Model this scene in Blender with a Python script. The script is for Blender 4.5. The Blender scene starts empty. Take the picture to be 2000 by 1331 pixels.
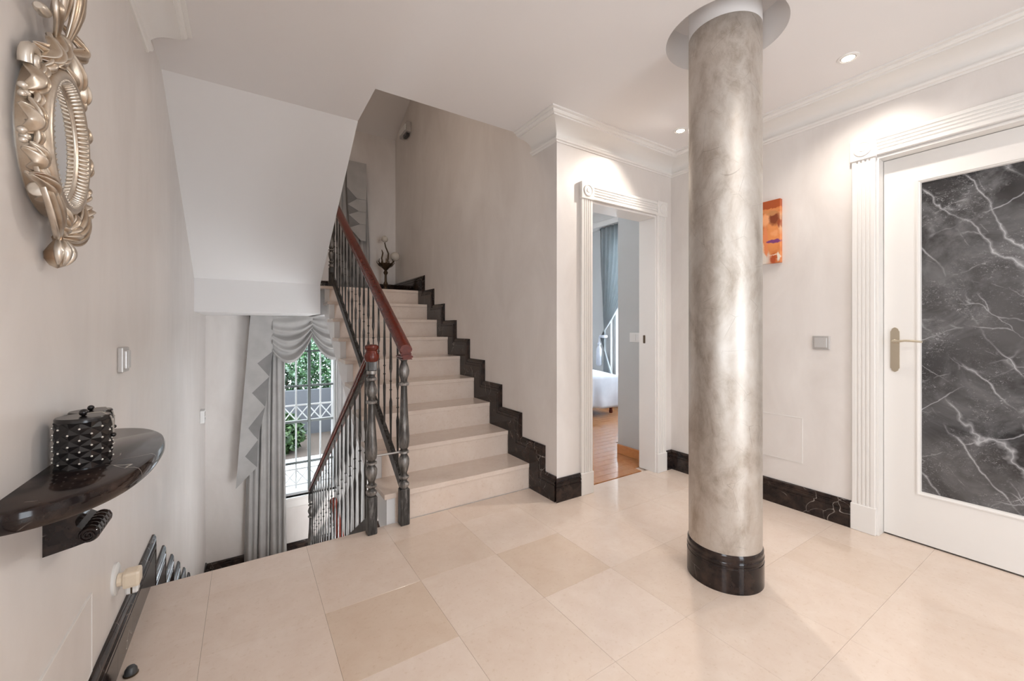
import bpy, bmesh, math, random
from mathutils import Vector, Matrix
random.seed(7)
PI = math.pi
SC = bpy.context.scene
COL = SC.collection

# ------------------------------------------------------------------ camera
H = 1.14
cam_d = bpy.data.cameras.new('camera')
cam_d.sensor_width = 36.0
cam_d.lens = 36.0 * 800 / 2000
cam_d.shift_y = -(665.5 - 642.0) / 2000
cam_d.clip_start = 0.02
cam = bpy.data.objects.new('camera', cam_d)
cam.location = (0, 0, H)
cam.rotation_euler = (PI / 2, 0, -math.radians(33))
COL.objects.link(cam)
SC.camera = cam

# ------------------------------------------------------------------ world, lights, exposure
w = bpy.data.worlds.new('sky')
SC.world = w
w.use_nodes = True
bg = w.node_tree.nodes['Background']
bg.inputs[0].default_value = (0.84, 0.92, 1.0, 1)
bg.inputs[1].default_value = 6.5
SC.view_settings.view_transform = 'Standard'
SC.view_settings.look = 'None'
SC.view_settings.gamma = 1
SC.view_settings.use_curve_mapping = False
SC.view_settings.exposure = 0.50


def area(name, loc, rot, sx, sy, energy, color):
    l = bpy.data.lights.new(name, 'AREA')
    l.shape = 'RECTANGLE'; l.size = sx; l.size_y = sy
    l.energy = energy; l.color = color
    o = bpy.data.objects.new(name, l)
    o.location = loc; o.rotation_euler = rot
    COL.objects.link(o)
    return o


# unseen fill lights added to brighten the upper and lower stairwell
area('upper_fill', (0.2, 3.0, 3.9), (0, 0, 0), 0.6, 0.6, 8, (1.0, 0.86, 0.74))
area('lower_fill', (1.2, 2.75, -0.95), (math.radians(100), 0, math.radians(18)), 0.8, 0.6, 34, (0.90, 0.95, 1.0))
# sky portals for the windows and for the openings added to light the hall
for nm, loc, rot, sx, sy in (('side_fill_portal', (-0.42, -0.25, 1.225), (0, -PI / 2, 0), 1.15, 0.7), ('rear_fill_portal', (1.2, -2.5, 1.10), (PI / 2, 0, 0), 1.0, 1.9), ('stair_window_portal', (0.66, 5.90, 0.15), (-PI / 2, 0, 0), 0.62, 2.1), ('bedroom_window_portal', (4.74, 3.73, 1.42), (0, PI / 2, 0), 2.15, 1.26)):
    po = area(nm, loc, rot, sx, sy, 1, (1, 1, 1))
    po.data.cycles.is_portal = True


# ------------------------------------------------------------------ materials
def nodes_of(m):
    m.use_nodes = True
    nt = m.node_tree
    return nt, nt.nodes['Principled BSDF']


def rgba(c):
    return (c[0], c[1], c[2], 1)


class NB:
    """tiny node helper"""
    def __init__(s, nt):
        s.nt = nt
    def n(s, typ, **kw):
        nd = s.nt.nodes.new(typ)
        for k, v in kw.items():
            setattr(nd, k, v)
        return nd
    def link(s, a, b):
        s.nt.links.new(a, b)
    def coord(s, kind='Object', scale=(1, 1, 1), rot=(0, 0, 0), loc=(0, 0, 0)):
        if kind == 'World':
            g = s.n('ShaderNodeNewGeometry').outputs['Position']
        else:
            g = s.n('ShaderNodeTexCoord').outputs[kind]
        mp = s.n('ShaderNodeMapping')
        mp.inputs['Scale'].default_value = scale
        mp.inputs['Rotation'].default_value = rot
        mp.inputs['Location'].default_value = loc
        s.link(g, mp.inputs[0])
        return mp.outputs[0]
    def noise(s, vec, scale, detail=4, rough=0.5, dist=0.0):
        t = s.n('ShaderNodeTexNoise')
        t.inputs['Scale'].default_value = scale
        t.inputs['Detail'].default_value = detail
        t.inputs['Roughness'].default_value = rough
        t.inputs['Distortion'].default_value = dist
        s.link(vec, t.inputs['Vector'])
        return t.outputs['Fac']
    def voro(s, vec, scale, feature='DISTANCE_TO_EDGE'):
        t = s.n('ShaderNodeTexVoronoi')
        t.feature = feature
        t.inputs['Scale'].default_value = scale
        s.link(vec, t.inputs['Vector'])
        return t.outputs['Distance']
    def ramp(s, fac, stops):
        r = s.n('ShaderNodeValToRGB')
        e = r.color_ramp.elements
        while len(e) < len(stops):
            e.new(0.5)
        for i, (p, c) in enumerate(stops):
            e[i].position = p
            e[i].color = rgba(c) if hasattr(c, '__len__') else (c, c, c, 1)
        s.link(fac, r.inputs[0])
        return r.outputs[0]
    def mix(s, fac, a, b, mode='MIX'):
        m = s.n('ShaderNodeMix', data_type='RGBA', blend_type=mode)
        for sock, v in ((0, fac), (6, a), (7, b)):
            if hasattr(v, 'is_linked') or isinstance(v, bpy.types.NodeSocket):
                s.link(v, m.inputs[sock])
            elif sock == 0:
                m.inputs[0].default_value = v
            else:
                m.inputs[sock].default_value = rgba(v)
        return m.outputs[2]
    def math(s, op, a, b=None, c=None):
        m = s.n('ShaderNodeMath', operation=op)
        for i, v in enumerate((a, b, c)):
            if v is None:
                continue
            if isinstance(v, bpy.types.NodeSocket):
                s.link(v, m.inputs[i])
            else:
                m.inputs[i].default_value = v
        return m.outputs[0]
    def bump(s, hgt, strength, dist, bsdf):
        b = s.n('ShaderNodeBump')
        b.inputs['Strength'].default_value = strength
        b.inputs['Distance'].default_value = dist
        s.link(hgt, b.inputs['Height'])
        s.link(b.outputs[0], bsdf.inputs['Normal'])


def mat(name, base, rough=0.5, metal=0.0, spec=0.5, coat=0.0):
    m = bpy.data.materials.new(name)
    nt, b = nodes_of(m)
    b.inputs['Base Color'].default_value = rgba(base)
    b.inputs['Roughness'].default_value = rough
    b.inputs['Metallic'].default_value = metal
    b.inputs['Specular IOR Level'].default_value = spec
    b.inputs['Coat Weight'].default_value = coat
    b.inputs['Coat Roughness'].default_value = 0.08
    return m, NB(nt), b


def m_plaster():
    m, k, b = mat('pearl_stucco', (0.80, 0.76, 0.71), 0.4)
    n1 = k.noise(k.coord('World', (1, 1, 0.5)), 3.2, 5, 0.6, 0.7)
    n2 = k.noise(k.coord('World', (1, 1, 0.3)), 12, 4, 0.55, 0.2)
    k.link(k.ramp(n1, [(0.25, (0.70, 0.648, 0.61)), (0.75, (0.815, 0.772, 0.738))]), b.inputs['Base Color'])  # stucco mottle, with streaky pearly highlights put into the base colour too
    s = k.math('ADD', k.math('MULTIPLY', n1, 0.55), k.math('MULTIPLY', n2, 0.45))
    k.link(k.ramp(s, [(0.34, 0.285), (0.66, 0.46)]), b.inputs['Roughness'])
    k.bump(k.noise(k.coord('World'), 7, 3, 0.5), 0.05, 0.02, b)
    b.inputs['Specular IOR Level'].default_value = 0.7
    return m


def m_cream_marble(name, vary=True):
    m, k, b = mat(name, (0.8, 0.7, 0.6), 0.14)
    v = k.coord('World')
    n = k.noise(v, 9, 8, 0.7, 0.4)
    f = k.noise(v, 60, 3, 0.6)
    c = k.ramp(n, [(0.3, (0.735, 0.60, 0.505)), (0.7, (0.79, 0.672, 0.582))])
    fl = k.ramp(f, [(0.30, (0.86, 0.80, 0.72)), (0.42, (1, 1, 1))])
    c = k.mix(0.45, c, fl, 'MULTIPLY')
    if vary:
        oi = k.n('ShaderNodeObjectInfo')
        c = k.mix(1.0, c, oi.outputs['Color'], 'MULTIPLY')
    k.link(c, b.inputs['Base Color'])
    k.link(k.ramp(n, [(0.3, 0.08), (0.7, 0.16)]), b.inputs['Roughness'])
    return m


def m_black_marble():
    m, k, b = mat('black_marble', (0.015, 0.009, 0.008), 0.10, spec=0.36)
    v = k.coord('World')
    d = k.noise(v, 3, 3, 0.6)
    mixv = k.n('ShaderNodeVectorMath', operation='ADD')
    k.link(v, mixv.inputs[0])
    tn = k.n('ShaderNodeTexNoise'); tn.inputs['Scale'].default_value = 6; k.link(v, tn.inputs['Vector'])
    sc = k.n('ShaderNodeVectorMath', operation='SCALE'); sc.inputs['Scale'].default_value = 0.25
    k.link(tn.outputs['Color'], sc.inputs[0]); k.link(sc.outputs[0], mixv.inputs[1])
    ed = k.voro(mixv.outputs[0], 7)
    vein = k.ramp(ed, [(0.0, 1.0), (0.012, 0.0)])
    brk = k.ramp(k.noise(v, 5, 4, 0.6), [(0.52, 0.0), (0.62, 1.0)])
    fac = k.math('MULTIPLY', vein, brk)
    basec = k.ramp(k.noise(v, 14, 5, 0.6), [(0.4, (0.010, 0.006, 0.006)), (0.75, (0.055, 0.034, 0.026))])
    k.link(k.mix(fac, basec, (0.45, 0.40, 0.36)), b.inputs['Base Color'])
    return m


def m_glass_marble():
    m, k, b = mat('marbled_glass', (0.05, 0.05, 0.05), 0.10)
    v = k.coord('World')
    tn = k.n('ShaderNodeTexNoise'); tn.inputs['Scale'].default_value = 5.0; tn.inputs['Detail'].default_value = 4
    k.link(v, tn.inputs['Vector'])
    sc = k.n('ShaderNodeVectorMath', operation='SCALE'); sc.inputs['Scale'].default_value = 0.10
    k.link(tn.outputs['Color'], sc.inputs[0])
    ad = k.n('ShaderNodeVectorMath', operation='ADD'); k.link(v, ad.inputs[0]); k.link(sc.outputs[0], ad.inputs[1])
    def layer(rot, sz, scale, loc, w1, w2):
        r1 = k.n('ShaderNodeMapping'); r1.inputs['Rotation'].default_value = (rot, 0, 0)
        k.link(ad.outputs[0], r1.inputs[0])
        r2 = k.n('ShaderNodeMapping'); r2.inputs['Scale'].default_value = (1, 1, sz); r2.inputs['Location'].default_value = loc
        k.link(r1.outputs[0], r2.inputs[0])
        return k.ramp(k.voro(r2.outputs[0], scale), [(0.0, 1.0), (w1, 0.45), (w2, 0.0)])
    v1 = k.math('MULTIPLY', layer(0.55, 0.22, 4.2, (0, 0, 0), 0.006, 0.022), k.ramp(k.noise(v, 2.6, 4, 0.6), [(0.42, 0.0), (0.56, 1.0)]))
    v2 = k.math('MULTIPLY', layer(-1.05, 0.25, 4.6, (3, 2, 1), 0.005, 0.016), k.ramp(k.noise(v, 3.4, 4, 0.6, 0.3), [(0.44, 0.0), (0.58, 0.9)]))
    v3 = k.math('MULTIPLY', layer(0.95, 0.35, 8.0, (1, 5, 2), 0.006, 0.02), k.ramp(k.noise(v, 4.4, 4, 0.6, 0.2), [(0.50, 0.0), (0.62, 0.7)]))
    veins = k.math('MAXIMUM', v1, k.math('MAXIMUM', v2, v3))
    sp = k.ramp(k.noise(k.coord('World', (1, 1, 1.6)), 85, 6, 0.75, 1.2), [(0.55, 0.0), (0.72, 0.8)])
    cloud = k.ramp(k.noise(v, 5.0, 4, 0.65, 0.8), [(0.42, 0.0), (0.62, 1.0)])
    haze = k.ramp(k.noise(v, 3.0, 5, 0.65, 0.9), [(0.45, 0.0), (0.72, 0.24)])
    fac = k.math('MINIMUM', k.math('ADD', k.math('ADD', k.math('MULTIPLY', veins, 0.62), k.math('MULTIPLY', sp, cloud)), haze), 0.85)
    bc = k.ramp(k.noise(v, 2.0, 4, 0.6, 0.6), [(0.35, (0.030, 0.029, 0.030)), (0.65, (0.10, 0.098, 0.10))])
    k.link(k.mix(fac, bc, (0.62, 0.62, 0.64)), b.inputs['Base Color'])
    return m


def m_silver_leaf():
    m, k, b = mat('silver_leaf', (0.62, 0.58, 0.53), 0.33, 0.88)
    v = k.coord('World', (1, 1, 0.6))
    n = k.noise(v, 5, 6, 0.65, 0.8)
    n2 = k.noise(v, 26, 6, 0.7, 0.6)
    s = k.math('ADD', k.math('MULTIPLY', n, 0.65), k.math('MULTIPLY', n2, 0.35))
    c = k.ramp(s, [(0.33, (0.36, 0.305, 0.25)), (0.5, (0.57, 0.525, 0.475)), (0.68, (0.70, 0.67, 0.63))])
    # leaf edges: a loose grid of thin dark lines
    cr = k.ramp(k.voro(k.coord('World', (1, 1, 1.0)), 6.5), [(0.0, 0.6), (0.006, 0.0)])
    gate = k.ramp(k.noise(v, 11, 4, 0.6), [(0.5, 0.0), (0.6, 1.0)])
    c = k.mix(k.math('MULTIPLY', cr, gate), c, (0.22, 0.19, 0.16))
    k.link(c, b.inputs['Base Color'])
    k.link(k.ramp(n2, [(0.3, 0.42), (0.7, 0.58)]), b.inputs['Roughness'])
    k.bump(n2, 0.06, 0.01, b)
    return m


def m_antique_silver():
    m, k, b = mat('antique_silver_gilt', (0.7, 0.62, 0.52), 0.3, 0.85)
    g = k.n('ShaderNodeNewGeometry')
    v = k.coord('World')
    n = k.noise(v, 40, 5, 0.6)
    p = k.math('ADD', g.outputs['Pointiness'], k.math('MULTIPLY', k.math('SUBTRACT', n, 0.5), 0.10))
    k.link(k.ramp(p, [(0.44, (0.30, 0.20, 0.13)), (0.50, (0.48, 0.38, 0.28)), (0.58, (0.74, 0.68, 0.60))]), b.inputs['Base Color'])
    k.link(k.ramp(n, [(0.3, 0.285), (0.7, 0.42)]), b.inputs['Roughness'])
    k.bump(n, 0.12, 0.004, b)
    return m


def m_worn_iron():
    m, k, b = mat('worn_dark_metal', (0.06, 0.055, 0.05), 0.42, 0.55)
    g = k.n('ShaderNodeNewGeometry')
    v = k.coord('World', (1, 1, 0.18))
    n = k.noise(v, 55, 5, 0.65)
    p = k.math('ADD', g.outputs['Pointiness'], k.math('MULTIPLY', k.math('SUBTRACT', n, 0.5), 0.22))
    k.link(k.ramp(p, [(0.44, (0.028, 0.026, 0.024)), (0.52, (0.10, 0.094, 0.088)), (0.60, (0.42, 0.40, 0.38))]), b.inputs['Base Color'])
    return m


def m_plain_iron():
    m, k, b = mat('dark_iron', (0.05, 0.047, 0.044), 0.4, 0.5)
    n = k.noise(k.coord('World', (1, 1, 0.15)), 60, 5, 0.65)
    k.link(k.ramp(n, [(0.35, (0.025, 0.023, 0.021)), (0.55, (0.07, 0.066, 0.062)), (0.72, (0.24, 0.23, 0.22))]), b.inputs['Base Color'])
    return m


def m_wood(name, c1, c2, rough=0.2, scale=(1, 1, 1), coat=0.4):
    m, k, b = mat(name, c1, rough, coat=coat)
    v = k.coord('Object', scale)
    n = k.noise(v, 6, 6, 0.6, 1.5)
    k.link(k.ramp(n, [(0.3, c1), (0.7, c2)]), b.inputs['Base Color'])
    return m


def m_fabric(name, c1, c2, rough=0.8):
    m, k, b = mat(name, c1, rough, spec=0.25)
    v = k.coord('World')
    n = k.noise(v, 7, 3, 0.5)
    k.link(k.ramp(n, [(0.3, c1), (0.7, c2)]), b.inputs['Base Color'])
    b.inputs['Sheen Weight'].default_value = 0.15
    wv = k.noise(k.coord('World', (1, 1, 1)), 500, 2)
    k.bump(wv, 0.15, 0.001, b)
    return m


def m_emit(name, c, s):
    m, k, b = mat(name, c)
    b.inputs['Emission Color'].default_value = rgba(c)
    b.inputs['Emission Strength'].default_value = s
    return m


def m_leaf(name, c1, c2, c3):
    m, k, b = mat(name, c1, 0.5)
    v = k.coord('World')
    n = k.noise(v, 11, 3, 0.7)
    k.link(k.ramp(n, [(0.35, c1), (0.52, c2), (0.68, c3)]), b.inputs['Base Color'])
    return m


MAT = {}
MAT['plaster'] = m_plaster()
MAT['ceil'] = mat('ceiling_paint', (0.83, 0.80, 0.785), 0.6)[0]
MAT['soffit'] = mat('soffit_paint', (0.80, 0.785, 0.775), 0.55)[0]
MAT['white'] = mat('white_lacquer', (0.83, 0.80, 0.765), 0.28)[0]
MAT['marble'] = m_cream_marble('cream_marble_tile')
MAT['step_marble'] = m_cream_marble('cream_marble_step', False)
MAT['grout'] = mat('tile_joint', (0.70, 0.585, 0.49), 0.5)[0]
MAT['black'] = m_black_marble()
MAT['glassm'] = m_glass_marble()
MAT['silver'] = m_silver_leaf()
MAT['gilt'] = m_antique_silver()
MAT['iron'] = m_worn_iron()
MAT['iron2'] = m_plain_iron()
MAT['mahogany'] = m_wood('mahogany', (0.085, 0.009, 0.0045), (0.15, 0.019, 0.008), 0.22, (4, 4, 4), 0.1)
MAT['parquet'] = m_wood('parquet', (0.42, 0.17, 0.065), (0.55, 0.26, 0.11), 0.18, (3, 1.0, 3))
MAT['skirt_wood'] = m_wood('skirting_wood', (0.50, 0.19, 0.06), (0.60, 0.26, 0.09), 0.3, (3, 1, 3))
MAT['curtain'] = m_fabric('grey_curtain', (0.39, 0.375, 0.36), (0.46, 0.445, 0.43))
MAT['lining'] = m_fabric('curtain_lining', (0.20, 0.195, 0.19), (0.25, 0.24, 0.235))
MAT['curtain_b'] = m_fabric('bedroom_curtain', (0.38, 0.42, 0.44), (0.48, 0.52, 0.54))
_nt = MAT['curtain_b'].node_tree
_tr = _nt.nodes.new('ShaderNodeBsdfTranslucent'); _tr.inputs[0].default_value = (0.62, 0.68, 0.70, 1)
_mx = _nt.nodes.new('ShaderNodeMixShader'); _mx.inputs[0].default_value = 0.35
_nt.links.new(_nt.nodes['Principled BSDF'].outputs[0], _mx.inputs[1]); _nt.links.new(_tr.outputs[0], _mx.inputs[2])
_nt.links.new(_mx.outputs[0], _nt.nodes['Material Output'].inputs[0])
MAT['duvet'] = m_fabric('duvet', (0.62, 0.66, 0.74), (0.72, 0.76, 0.84))
MAT['bed_wall'] = mat('bedroom_paint', (0.55, 0.56, 0.56), 0.6)[0]
MAT['grey_plastic'] = mat('silver_plastic', (0.52, 0.50, 0.48), 0.35, 0.3)[0]
MAT['grey_plastic2'] = mat('silver_plastic_rocker', (0.60, 0.585, 0.57), 0.3, 0.3)[0]
MAT['white_plastic'] = mat('white_plastic', (0.80, 0.79, 0.77), 0.35)[0]
MAT['cream_plastic'] = mat('cream_plastic', (0.80, 0.68, 0.53), 0.3)[0]
MAT['dark_plastic'] = mat('dark_plastic', (0.06, 0.06, 0.06), 0.35)[0]
MAT['brass'] = mat('satin_nickel', (0.60, 0.53, 0.42), 0.3, 0.9)[0]
MAT['mirror'] = mat('mirror_glass', (0.92, 0.93, 0.93), 0.01, 1.0)[0]
MAT['leather'] = mat('black_lacquer', (0.012, 0.010, 0.010), 0.22)[0]
MAT['stud'] = mat('pearl_stud', (0.8, 0.75, 0.68), 0.2, 0.6)[0]
MAT['cord'] = mat('grey_cord', (0.35, 0.31, 0.27), 0.6)[0]
MAT['win_frame'] = mat('dark_green_frame', (0.075, 0.09, 0.085), 0.4)[0]
MAT['grille'] = mat('white_iron', (0.62, 0.63, 0.63), 0.4)[0]
MAT['terrace'] = mat('pale_paving', (0.42, 0.44, 0.46), 0.6)[0]
MAT['grey_wall'] = mat('grey_render', (0.075, 0.08, 0.09), 0.8)[0]
MAT['soil'] = mat('soil', (0.06, 0.045, 0.035), 0.9)[0]
MAT['leaf1'] = m_leaf('hedge_leaf', (0.010, 0.040, 0.010), (0.035, 0.11, 0.030), (0.42, 0.52, 0.50))
MAT['leaf2'] = m_leaf('shrub_leaf', (0.008, 0.026, 0.006), (0.028, 0.07, 0.018), (0.07, 0.12, 0.03))
MAT['bark'] = mat('bark', (0.08, 0.055, 0.04), 0.9)[0]
MAT['lamp'] = m_emit('lit_lamp', (1.0, 0.90, 0.76), 14)
MAT['chrome'] = mat('chrome_ring', (0.75, 0.73, 0.70), 0.2, 0.9)[0]
MAT['globe'] = mat('opal_globe', (0.62, 0.57, 0.50), 0.15)[0]
MAT['bronze'] = mat('dark_bronze', (0.10, 0.07, 0.045), 0.35, 0.8)[0]
g, gk, gb = mat('window_glass', (1, 1, 1), 0.0)
gb.inputs['Transmission Weight'].default_value = 1.0
gb.inputs['IOR'].default_value = 1.02
MAT['pane'] = g


# ------------------------------------------------------------------ mesh helpers
def link(o, parent=None):
    COL.objects.link(o)
    if parent is not None:
        o.parent = parent
    return o


def mesh(name, vs, fs, m, parent=None, smooth=False, mods=None):
    me = bpy.data.meshes.new(name)
    me.from_pydata([tuple(v) for v in vs], [], fs)
    me.update()
    bm = bmesh.new(); bm.from_mesh(me)
    bmesh.ops.recalc_face_normals(bm, faces=bm.faces)
    bm.to_mesh(me); bm.free()
    if smooth:
        for p in me.polygons:
            p.use_smooth = True
    if m:
        me.materials.append(MAT[m] if isinstance(m, str) else m)
    o = bpy.data.objects.new(name, me)
    return link(o, parent)


def frombm(name, bm, m, parent=None, smooth=False):
    bmesh.ops.recalc_face_normals(bm, faces=bm.faces)
    me = bpy.data.meshes.new(name)
    bm.to_mesh(me); bm.free()
    if smooth:
        for p in me.polygons:
            p.use_smooth = True
    me.materials.append(MAT[m])
    return link(bpy.data.objects.new(name, me), parent)


def auto_smooth(o, ang=35):
    bm = bmesh.new(); bm.from_mesh(o.data)
    for e in bm.edges:
        if len(e.link_faces) == 2:
            e.smooth = e.calc_face_angle(0) < math.radians(ang)
    for f in bm.faces:
        f.smooth = True
    bm.to_mesh(o.data); bm.free()
    return o


def bbox(bm, lo, hi, bevel=0.0, seg=1):
    r = bmesh.ops.create_cube(bm, size=1)
    vs = r['verts']
    for v in vs:
        v.co = Vector([lo[i] + (v.co[i] + 0.5) * (hi[i] - lo[i]) for i in range(3)])
    if bevel:
        es = list({e for v in vs for e in v.link_edges})
        bmesh.ops.bevel(bm, geom=es, offset=bevel, segments=seg, affect='EDGES', profile=0.6)


def box(name, lo, hi, m, parent=None, bevel=0.0, seg=1):
    bm = bmesh.new()
    bbox(bm, lo, hi, bevel, seg)
    return frombm(name, bm, m, parent)


def boxes(name, lst, m, parent=None, bevel=0.0):
    bm = bmesh.new()
    for lo, hi in lst:
        bbox(bm, lo, hi, bevel)
    return frombm(name, bm, m, parent)


def prism(name, poly, axis, a, b, m, parent=None):
    """poly: 2-D outline; axis 'x': points are (y,z); 'y': (x,z); 'z': (x,y)."""
    def P(p, t):
        return {'x': (t, p[0], p[1]), 'y': (p[0], t, p[1]), 'z': (p[0], p[1], t)}[axis]
    n = len(poly)
    vs = [P(p, a) for p in poly] + [P(p, b) for p in poly]
    fs = [tuple(range(n)), tuple(range(2 * n - 1, n - 1, -1))]
    fs += [(i, (i + 1) % n, n + (i + 1) % n, n + i) for i in range(n)]
    return mesh(name, vs, fs, m, parent)


def lathe_vf(prof, seg=24, c=(0, 0, 0), cap=True):
    vs, fs = [], []
    n = len(prof)
    for r, z in prof:
        for j in range(seg):
            a = 2 * PI * j / seg
            vs.append((c[0] + r * math.cos(a), c[1] + r * math.sin(a), c[2] + z))
    for i in range(n - 1):
        for j in range(seg):
            k = (j + 1) % seg
            fs.append((i * seg + j, i * seg + k, (i + 1) * seg + k, (i + 1) * seg + j))
    if cap:
        if prof[0][0] > 1e-6:
            fs.append(tuple(range(seg - 1, -1, -1)))
        if prof[-1][0] > 1e-6:
            fs.append(tuple(range((n - 1) * seg, n * seg)))
    return vs, fs


def lathe(name, prof, m, parent=None, seg=24, c=(0, 0, 0), ang=35):
    vs, fs = lathe_vf(prof, seg, c)
    return auto_smooth(mesh(name, vs, fs, m, parent), ang)


def tube_vf(pts, rad, seg=8, flat=1.0, up=None):
    pts = [Vector(p) for p in pts]
    n = len(pts)
    if not hasattr(rad, '__len__'):
        rad = [rad] * n
    vs, fs = [], []
    prev = None
    for i, p in enumerate(pts):
        t = (pts[min(i + 1, n - 1)] - pts[max(i - 1, 0)]).normalized()
        if prev is None:
            ref = Vector(up) if up else (Vector((0, 0, 1)) if abs(t.z) < 0.9 else Vector((1, 0, 0)))
        else:
            ref = prev
        a = (ref - t * ref.dot(t)).normalized()
        prev = a
        b = t.cross(a)
        for j in range(seg):
            q = 2 * PI * j / seg
            vs.append(p + a * math.cos(q) * rad[i] * flat + b * math.sin(q) * rad[i])
    for i in range(n - 1):
        for j in range(seg):
            k = (j + 1) % seg
            fs.append((i * seg + j, i * seg + k, (i + 1) * seg + k, (i + 1) * seg + j))
    fs.append(tuple(range(seg - 1, -1, -1)))
    fs.append(tuple(range((n - 1) * seg, n * seg)))
    return vs, fs


def tube(name, pts, rad, m, parent=None, seg=8, flat=1.0, up=None):
    vs, fs = tube_vf(pts, rad, seg, flat, up)
    return auto_smooth(mesh(name, vs, fs, m, parent), 50)


def ball_vf(c, r, u=12, v=8, sc=(1, 1, 1)):
    prof = [(max(r * math.sin(PI * i / v), 0), -r * math.cos(PI * i / v)) for i in range(v + 1)]
    vs, fs = [], []
    for i, (rr, z) in enumerate(prof):
        if rr < 1e-7:
            vs.append((c[0], c[1], c[2] + z * sc[2]))
        else:
            for j in range(u):
                a = 2 * PI * j / u
                vs.append((c[0] + rr * math.cos(a) * sc[0], c[1] + rr * math.sin(a) * sc[1], c[2] + z * sc[2]))
    def idx(i, j):
        if i == 0: return 0
        if i == v: return len(vs) - 1
        return 1 + (i - 1) * u + j % u
    for i in range(v):
        for j in range(u):
            q = [idx(i, j), idx(i, j + 1), idx(i + 1, j + 1), idx(i + 1, j)]
            q2 = []
            for t in q:
                if t not in q2: q2.append(t)
            fs.append(tuple(q2))
    return vs, fs


def ball(name, c, r, m, parent=None, sc=(1, 1, 1), u=14, v=10):
    vs, fs = ball_vf(c, r, u, v, sc)
    return mesh(name, vs, fs, m, parent, True)


def join_vf(parts):
    V, F = [], []
    for vs, fs in parts:
        o = len(V)
        V += [tuple(v) for v in vs]
        F += [tuple(i + o for i in f) for f in fs]
    return V, F


def empty(name, loc=(0, 0, 0)):
    o = bpy.data.objects.new(name, None)
    o.empty_display_size = 0.05
    o.location = loc
    COL.objects.link(o)
    return o


def at_base(o, loc):
    """move an Empty's origin while the parts (built in world coordinates) stay put"""
    o.location = loc
    inv = Matrix.Translation(-Vector(loc))
    for c in o.children:
        c.matrix_parent_inverse = inv
    return o


def tag(o, label, cat, group=None, kind=None):
    o['label'] = label
    o['category'] = cat
    if group: o['group'] = group
    if kind: o['kind'] = kind
    return o


def struct(o, label=None):
    o['kind'] = 'structure'
    if label: o['label'] = label
    return o


def mitre_piece(name, P0, P1, m0, m1, wv, prof, m, parent):
    """prof: closed list of (u,v); point = P + mitre*u + w*v"""
    P0, P1, m0, m1, wv = map(Vector, (P0, P1, m0, m1, wv))
    n = len(prof)
    vs = [P0 + m0 * u + wv * v for u, v in prof] + [P1 + m1 * u + wv * v for u, v in prof]
    fs = [tuple(range(n)), tuple(range(2 * n - 1, n - 1, -1))]
    fs += [(i, (i + 1) % n, n + (i + 1) % n, n + i) for i in range(n)]
    return auto_smooth(mesh(name, vs, fs, m, parent), 30)


def mitre_run(name, pts, side, wv, prof, m, parent, ends=(None, None)):
    """pts 3-D polyline in one plane with normal wv; the profile's u goes to the side*(t x w) side"""
    pts = [Vector(p) for p in pts]; wv = Vector(wv)
    ns = []
    for a, b in zip(pts[:-1], pts[1:]):
        t = (b - a).normalized()
        ns.append(t.cross(wv).normalized() * side)
    ms = []
    for i in range(len(pts)):
        if i == 0: mm = Vector(ends[0]) if ends[0] else ns[0]
        elif i == len(pts) - 1: mm = Vector(ends[1]) if ends[1] else ns[-1]
        else:
            mm = ns[i - 1] + ns[i]
            mm = mm / mm.dot(ns[i])
        ms.append(mm)
    out = []
    for i in range(len(pts) - 1):
        out.append(mitre_piece(name, pts[i], pts[i + 1], ms[i], ms[i + 1], wv, prof, m, parent))
    return out


# ------------------------------------------------------------------ key dimensions
XL = -0.372          # left wall
XS = 1.715           # stair wall
XR = 2.915           # right wall
YB = 2.10            # wall with the bedroom door
YF = 5.57            # far wall of the stairwell
ZC = 2.50            # hall ceiling
YE = 2.385           # edge of the hall floor at the stairs
RISE, GO = 0.176, 0.281
XSIDE = 0.675        # open side of the right flight
CX, CY, CR = 1.866, 1.060, 0.1527   # column


def ny(k):
    return YE + GO * (k - 1)


# ------------------------------------------------------------------ structure: walls
LW0, LW1, LWZ0, LWZ1 = -0.60, 0.10, 0.65, 1.80     # unseen opening added beside the camera to let daylight into the hall
struct(boxes('wall_left', [((XL - 0.25, LW1, -3.2), (XL, YF + 0.28, 5.7)), ((XL - 0.25, -2.6, -3.2), (XL, LW0, 5.7)),
                           ((XL - 0.25, LW0, -3.2), (XL, LW1, LWZ0)), ((XL - 0.25, LW0, LWZ1), (XL, LW1, 5.7))], 'plaster'))
WX0, WX1, WZ0, WZ1 = 0.36, 0.965, -0.89, 1.20
struct(boxes('wall_far', [((XL - 0.25, YF, -3.2), (WX0, YF + 0.28, 5.7)), ((WX1, YF, -3.2), (XS + 0.15, YF + 0.28, 5.7)),
                          ((WX0, YF, -3.2), (WX1, YF + 0.28, WZ0)), ((WX0, YF, WZ1), (WX1, YF + 0.28, 5.7))], 'plaster'))
struct(box('wall_stairs', (XS, YB, -3.2), (XS + 0.15, YF + 0.28, 5.7), 'plaster'))
DX0, DX1, DZ = 2.022, 2.722, 2.030
struct(boxes('wall_back', [((XS + 0.15, YB, 0), (DX0, YB + 0.15, 2.75)), ((DX1, YB, 0), (XR + 0.2, YB + 0.15, 2.75)),
                           ((DX0, YB, DZ), (DX1, YB + 0.15, 2.75))], 'plaster'))
GY0, GY1, GZ = -0.06, 0.800, 2.085
struct(boxes('wall_right', [((XR, GY1, 0), (XR + 0.2, YB, 2.75)), ((XR, -2.6, 0), (XR + 0.2, GY0, 2.75)),
                            ((XR, GY0, GZ), (XR + 0.2, GY1, 2.75))], 'plaster'))
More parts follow.
